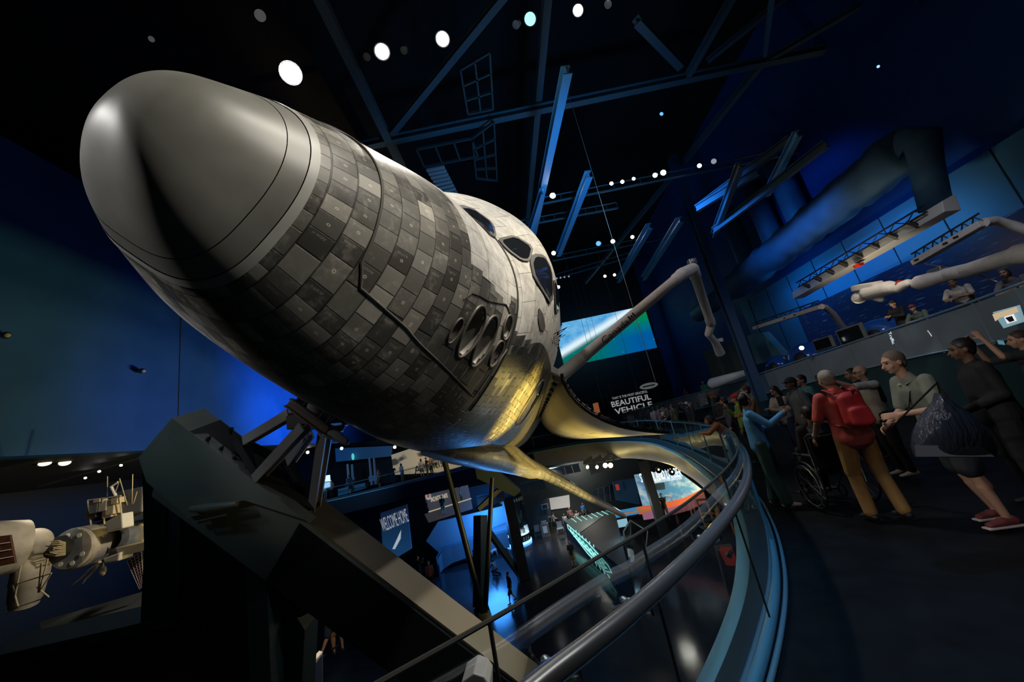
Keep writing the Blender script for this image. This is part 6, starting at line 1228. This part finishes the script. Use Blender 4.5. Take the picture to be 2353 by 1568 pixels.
# upper ramp people (floor follows the barrier)
def upz(x,y): 
    i=min(range(len(WC)),key=lambda q:abs(WC[q].y-y)); return WC[i].z-1.1
def upper(label,hx,hy,X,h,face,**k):
    p=P(hx,hy,X=X); z=upz(p.x,p.y); 
    kk=dict(near=k.pop('near',True)); kk.update(k)
    hh=(p.z-z)/.93 if h is None else h
    return person(label,(p.x,p.y,p.z-hh*.93),face,hh,**kk)
lean=dict(pel=(0,-.12,.96),che=(0,.08,1.28),nec=(0,.15,1.42),hed=(0,.22,1.57),sl=(-.19,.1,1.38),sr=(.19,.1,1.38),el=(-.26,.3,1.14),er=(.26,.3,1.14),wl=(.08,.42,1.12),wr=(-.08,.42,1.14))
upper('man in white tee leaning on the barrier with crossed forearms',2193,645,12.75,1.80,-115,top=cloth('white_tee2',(.5,.47,.42)),bot=blk,hair=H_bk,skin=1,J=lean,sleeve=.5,fat=1.15,pitch=-.15)
upper('bearded man in black cap and black shirt at the upper barrier looking left',2053,699,13.2,1.74,-95,top=blk,bot=blk,hair=H_bk,cap=cloth('black_cap',(.02,.02,.022)),J=dict(el=(-.24,.15,1.15),wl=(0,.32,1.22),er=(.24,.15,1.15),wr=(.04,.34,1.2)))
upper('man with sunglasses on a red cap leaning on the upper barrier in grey',2103,704,13.1,1.70,-110,top=cloth('grey_green',(.06,.09,.08)),bot=blk,hair=H_br,cap=cloth('dark_red_cap',(.12,.02,.02)),J=lean,glasses=True,sleeve=.5)
upper('woman in grey top and strap leaning at the far right of the upper barrier',2318,622,12.2,1.72,-105,top=cloth('grey_tank',(.14,.14,.16)),bot=blk,hair=H_br,J=lean,sleeve=.5,hairstyle='bob')
upper('woman in red top stooping beneath the larger blue dome',1804,822,14.3,1.6,-90,top=cloth('red_top',(.4,.03,.04)),bot=blk,hair=H_bk,near=False,hairstyle='long')
upper('man in light grey shirt bending beside the woman in red under the dome',1822,808,14.3,1.7,-110,top=cloth('light_grey',(.25,.24,.24)),bot=blk,hair=H_bk,near=False,J=lean)
upper('child with dark hair peering over the barrier by the smaller dome',1762,838,14.2,1.3,-100,top=blk,bot=blk,hair=H_bk,near=False)
upper('person in green shirt standing at the far left end of the ramp barrier',1615,880,12.9,1.7,-150,top=cloth('green_shirt',(.05,.3,.15)),bot=blk,hair=H_bl,near=False)
upper('person in dim pink top behind the barrier left of the green shirt',1573,898,12.9,1.6,-150,top=cloth('dim_pink',(.2,.06,.1)),bot=blk,hair=H_bl,near=False)
upper('seated-height child in grey behind the barrier right of the green shirt',1640,880,13.1,1.3,-150,top=cloth('light_grey',(.25,.24,.24)),bot=blk,hair=H_bk,near=False)
# small people far below and far away: a few built poses, copied
base=[]
def small(top,bot,hair,JJ=None,shorts=False,skin=0,hs='short',cap=None):
    r,_,_=person('x',(0,0,-60),0,1.72,skin=skin,top=top,bot=bot,hair=hair,near=False,J=JJ,shorts=shorts,sleeve=.5 if shorts else 1,hairstyle=hs,cap=cap); base.append(r); return r
phone=dict(el=(-.22,.2,1.25),wl=(-.06,.38,1.42),er=(.22,.2,1.25),wr=(.06,.38,1.42))
stride=dict(kl=(-.1,.18,.52),al=(-.1,.22,.1),kr=(.1,-.05,.5),ar=(.1,-.3,.14))
kneel=dict(pel=(0,0,.38),wai=(0,.05,.55),che=(0,.15,.74),nec=(0,.2,.88),hed=(0,.26,1.02),sl=(-.18,.18,.84),sr=(.18,.18,.84),el=(-.22,.36,.64),er=(.22,.36,.64),wl=(-.1,.5,.5),wr=(.1,.5,.5),hl=(-.1,0,.38),hr=(.1,0,.38),kl=(-.14,.35,.3),kr=(.14,.3,.12),al=(-.14,.2,.09),ar=(.14,-.2,.1))
bend=dict(che=(0,.38,1.14),nec=(0,.5,1.16),hed=(0,.62,1.12),wai=(0,.15,1.08),sl=(-.18,.42,1.14),sr=(.18,.42,1.14),el=(-.2,.5,.86),er=(.2,.5,.86),wl=(-.12,.55,.62),wr=(.12,.55,.62))
B0=small(blk,cloth('tan_shorts',(.22,.15,.08)),H_bl,shorts=True); B1=small(cloth('navy_top',(.02,.03,.07)),cloth('navy_shorts',(.02,.03,.06)),H_bk,stride,True); B2=small(cloth('rose2',(.35,.16,.14)),blk,H_gr,hs='bob'); B3=small(blk,cloth('dark_jeans',(.04,.05,.08)),H_bk,phone)
B4=small(cloth('pale_tee',(.4,.4,.4)),blk,H_br,bend); B5=small(cloth('pinkish',(.35,.2,.17)),blk,H_bk,kneel); B6=small(cloth('white_tee3',(.5,.48,.45)),cloth('grey_shorts',(.12,.12,.12)),H_br,shorts=True,hs='long'); B7=small(cloth('print_shirt',(.4,.3,.22)),cloth('brown_shorts',(.18,.1,.05)),H_br,shorts=True)
B8=small(cloth('white_tee3',(.5,.48,.45)),blk,H_br,sit); 
used_b=set()
def place(b,label,loc,face,s=1.,group=None):
    if b.name in used_b: o=copy_tree(b)
    else: o=b; used_b.add(b.name)
    o.location=V(loc); o.rotation_euler=(0,0,-math.radians(face)); o.scale=(s,s,s); o['label']=label
    if group: o['group']=group
    return o
LF=-7.9
def low(px,py): p=P(px,py,Z=LF); return (p.x,p.y,LF)
place(B0,'man in dark top and tan shorts standing beside the wedge kiosk',low(1320,1303),20)
place(B1,'man in navy top and shorts walking on the lower floor right of the black columns',low(1178,1386),-120)
place(B2,'grey-haired person in rose top beside the long slanting strut',low(1083,1314),-30); place(B3,'dark clothed visitor with bag behind the thick square column',low(1096,1318),60)
place(B4,'pale-shirted visitor bending forward on the blue-lit floor',low(1133,1302),70); place(B5,'visitor in pinkish top kneeling on the blue-lit floor',low(1142,1322),-50)
place(B8,'bare-armed visitor seated against the bright hallway wall',low(1276,1210),70)
G='gathered visitors on the lower floor left of the wing tip'
for k,(px,py,b,fc,l) in enumerate([(1304,1222,B6,-160,'pale-topped visitor leftmost in the lower floor crowd'),(1311,1218,B3,100,'tall visitor photographing at the back left of the lower crowd'),(1318,1225,B3,140,'dark clothed visitor in front centre of the lower crowd'),(1326,1222,B7,-140,'visitor in patterned shirt in the middle of the lower crowd'),(1333,1216,B6,170,'white-shirted visitor at the right of the lower crowd'),(1316,1208,B2,180,'rose-topped visitor at the rear of the lower crowd'),(1350,1212,B3,-90,'dark visitor apart on the right of the lower crowd'),(1358,1224,B1,-60,'crouched-looking dark visitor nearest the kiosk top')]): place(b,l,low(px,py),fc,.95+.03*(k%3),G)
bl=place(B6,'visitor in bright blue top beside the wing tip',low(1346,1196),150)
for c in bl.children:
    if c.name.startswith('shirt'): c.data=c.data.copy(); c.data.materials[0]=cloth('bright_blue',(.05,.25,.7))
place(B3,'man in black shirt behind the orange parapet near the leaning column',P(1535,1196,Y=27.5),-150); place(B6,'woman in yellowish top left of the leaning column base',low(1525,1235),-60); place(B7,'person in floral shirt and brown shorts right of the leaning column',low(1568,1232),100); 
place(B3,'bald visitor just showing above the tower beam edge',P(966,1345,D=24),40); place(B2,'visitor in striped top just right of the bald one at the tower edge',P(992,1357,D=24),-20)
# opening
place(B2,'pale-topped visitor at the left end of the visitor opening',P(985,1190,Y=37.7),60,.9); place(B0,'blonde visitor in black from behind at the visitor opening',P(1020,1184,Y=37.0),0); place(B1,'visitor in blue leaning on the visitor opening rail',P(1046,1166,Y=37.8),120,.95); place(B7,'tanned visitor at the right end of the visitor opening',P(1062,1160,Y=38),90,.95)
# far walkway
wy=37.
for px,py,b,fc,s_,l in [(737,1147,B3,0,1,'dark visitor leftmost before the bright blue video screen'),(748,1146,B6,20,1,'visitor in white before the bright blue video screen'),(763,1148,B2,-60,1,'visitor in rose top at the walkway rail left end'),(806,1137,B1,0,1.05,'dark visitor before the white model rockets'),(873,1119,B7,-90,1,'visitor beside the robot-like exhibit on the walkway'),(905,1108,B3,0,1,'black-clad visitor at the left edge of the cream photo wall'),(926,1108,B6,30,1,'visitor in white top and shorts before the cream photo wall'),(971,1092,B6,0,1,'left visitor of the three before the cream photo wall'),(983,1091,B3,60,1,'dark middle visitor of the three before the cream photo wall'),(993,1089,B2,-60,1,'right visitor of the three before the cream photo wall')]:
    p=P(px,py,Y=wy); place(b,l,(p.x,p.y,dz(p.x,p.y)-.03),fc,s_)
# under the exit sign
place(B1,'walker in dark shorts seen under the beam right of the exit sign',P(755,1505,D=11)-V(0,0,0.),30); place(B0,'second walker with pale shoes under the beam near the exit sign',P(778,1500,D=11.3)-V(0,0,0),-40)
for o in list(SC.objects):
    if '_h' in o: del o['_h']
# ================================================================ LIGHT
w=bpy.data.worlds.new('hall_air'); SC.world=w; w.use_nodes=True; w.node_tree.nodes['Background'].inputs[0].default_value=(.01,.03,.06,1); w.node_tree.nodes['Background'].inputs[1].default_value=.2
WH=(1,.93,.80)
spot((7,1,13),L(2.6,-1,-.5),4600,WH,40,.6,.25,'roof_key')
spot(P(1017,90,Z=14.5),L(5,-.5,1),2400,WH,40,.5,.3,'roof_key')
spot((-9,-2.,8.0),L(.5,.6,-1.4),2000,(1,.97,.93),34,.6,.3,'left_key')
spot((12,8,12.5),L(6,-2,0),3600,WH,30,.5,.3,'right_key')
spot((7,.5,8),L(.8,-.8,-1.3),2300,WH,24,.8,.3,'nose_side_key')
spot((8,1.5,6.5),L(2.8,-1.6,-1.2),650,WH,26,.7,.2,'side_key')
spot((-8,3.5,1.5),L(2.6,1.6,-2.4),1600,(1,.95,.9),45,.7,.4,'low_left_key')
# yellow and blue floor spots on the spaceplane
spot((2.9,7.6,-1.7),L(6.3,-2.5,-1.4),9500,(1,.70,.12),24,.8,.12,'yellow_up')
spot((8,15,-6),L(15,-5,-2.5),9000,(1,.72,.18),60,.7,.3,'yellow_up')
spot((9,21,-6),L(20,-8,-2.6),6000,(1,.76,.25),60,.7,.3,'yellow_up')
spot((-1,19,-6),L(9,-1.5,-3.2),2600,(.08,.36,1),26,.8,.3,'blue_up')
# blue washes
spot((-10,26,5),(-18,28.5,7.5),6500,(.01,.30,1),100,1.,.6,'blue_wash'); spot((-10,16,5),(-18,20,6.5),850,(.01,.24,1),100,1.,.6,'blue_wash')
spot((13.4,14,6.6),(16.6,14.5,5.6),260,(.03,.38,1),120,1.,.3,'blue_wash'); spot((13.4,19,6.6),(16.6,19.5,5.6),260,(.03,.38,1),120,1.,.3,'blue_wash'); spot((5,13,9.5),(14.6,16.5,8.6),4200,(.02,.26,1),42,1.,.6,'blue_wash'); spot((3,10,6),(3,16,14),1700,(.06,.42,1),100,1.,.6,'blue_roof')
spot((5,2,13),(1.3,3.6,0),3200,(.12,.55,1),24,.9,.4,'blue_deck'); spot((0,20,15),(6,20,0),2500,(.08,.5,1),50,.8,.4,'blue_deck'); spot((6,5,12),(3.4,6.5,0),260,(.1,.5,1),30,.9,.4,'blue_deck')
# visitors
spot((2,-2,9),(3.7,4.7,1.2),230,(1,.62,.42),17,.8,.4,'visitor_light'); spot((2,2,7),(4.5,8,1.3),170,(.7,.75,1),30,.8,.4,'visitor_light')
spot((9,6,8),(13,12.5,3),330,(.8,.85,1),70,.8,.4,'barrier_light'); spot((9,8,8),P(2040,660,X=11.6),700,(1,.85,.65),20,.6,.2,'suit_light'); point(P(1973,640,X=13.),14,(1,.75,.4),.1,'canopy_lamp')
spot((6,2,11),(10,22,1.5),900,(.7,.8,1),30,.8,.5,'visitor_light')
spot((-2,6,14),P(1500,700,Y=12.5),1300,(1,.88,.82),45,.6,.3,'arm_light')
# station room
spot((-8,12,4.0),P(230,1240,D=13),1300,(1,.88,.68),55,.7,.2,'station_key'); spot(P(120,1080,D=12),P(60,1340,D=13.5),250,(1,.9,.7),60,.7,.2,'station_key')
# tower
spot((-7.0,2.6,4.9),P(396,1000,D=6.0),75,(.62,.85,.9),38,1.,.3,'tower_light'); spot((4,5,8.5),P(1050,1440,D=6.5),800,(1,.85,.58),42,.7,.4,'tower_light'); spot((-6.5,.5,5.5),P(665,1020,D=6),150,(1,.97,.95),26,.7,.2,'mount_light'); spot((1,6,-2),P(730,1120,D=6.3),70,(1,.7,.15),24,.7,.2,'mount_yellow')
# lower hall
point(P(1120,1235,Y=35)+V(0,0,1.5),700,(.05,.3,1),1.2,'blue_alcove_light'); spot((-6,31,-1.5),(-5.0,33,-7.9),1500,(.05,.3,1),80,.8,1.2,'blue_alcove_light')
spot((1,36,-1),(1.5,36,-7.9),1500,WH,75,.8,.4,'hall_light'); spot((0,27,-1),(1,29,-7.9),300,WH,60,.8,.4,'hall_light'); point((4,41,-2.5),300,WH,.3,'hall_light'); spot((9,26,-2.6),(10,30,-6),900,(1,.8,.4),90,.8,.3,'hall_light')
spot(P(1530,1084,Y=26),(7.,15.5,-1.2),800,(1,.75,.2),70,.8,.3,'fascia_light'); spot((2,14,-5),(7,19,-1.2),500,(1,.9,.6),70,.8,.4,'fascia_light'); point((5,30,-5),220,(.5,.8,1),.5,'hall_light'); point(P(1500,1200,Y=24),120,WH,.4,'hall_light')
spot((-17,30,3.5),(-17,38,1),500,(.3,.6,1),90,.8,.4,'walkway_light'); spot((-9,33,4),(-9,39,1),400,(1,.85,.6),80,.8,.3,'walkway_light')
point(P(760,1480,D=9)+V(0,0,1.0),60,(1,.8,.55),.3,'exit_area_light')
spot((2,38.5,-2.2),(2.,40.5,-7.9),900,WH,80,.8,.3,'hall_light')
spot((3,-1,5.5),P(2190,980,D=3.2),90,(.8,.85,1),16,.8,.2,'visitor_light')
spot((11.2,12.5,2.8),P(1980,600,X=13.4),260,(1,.86,.66),70,.8,.3,'canopy_uplight')
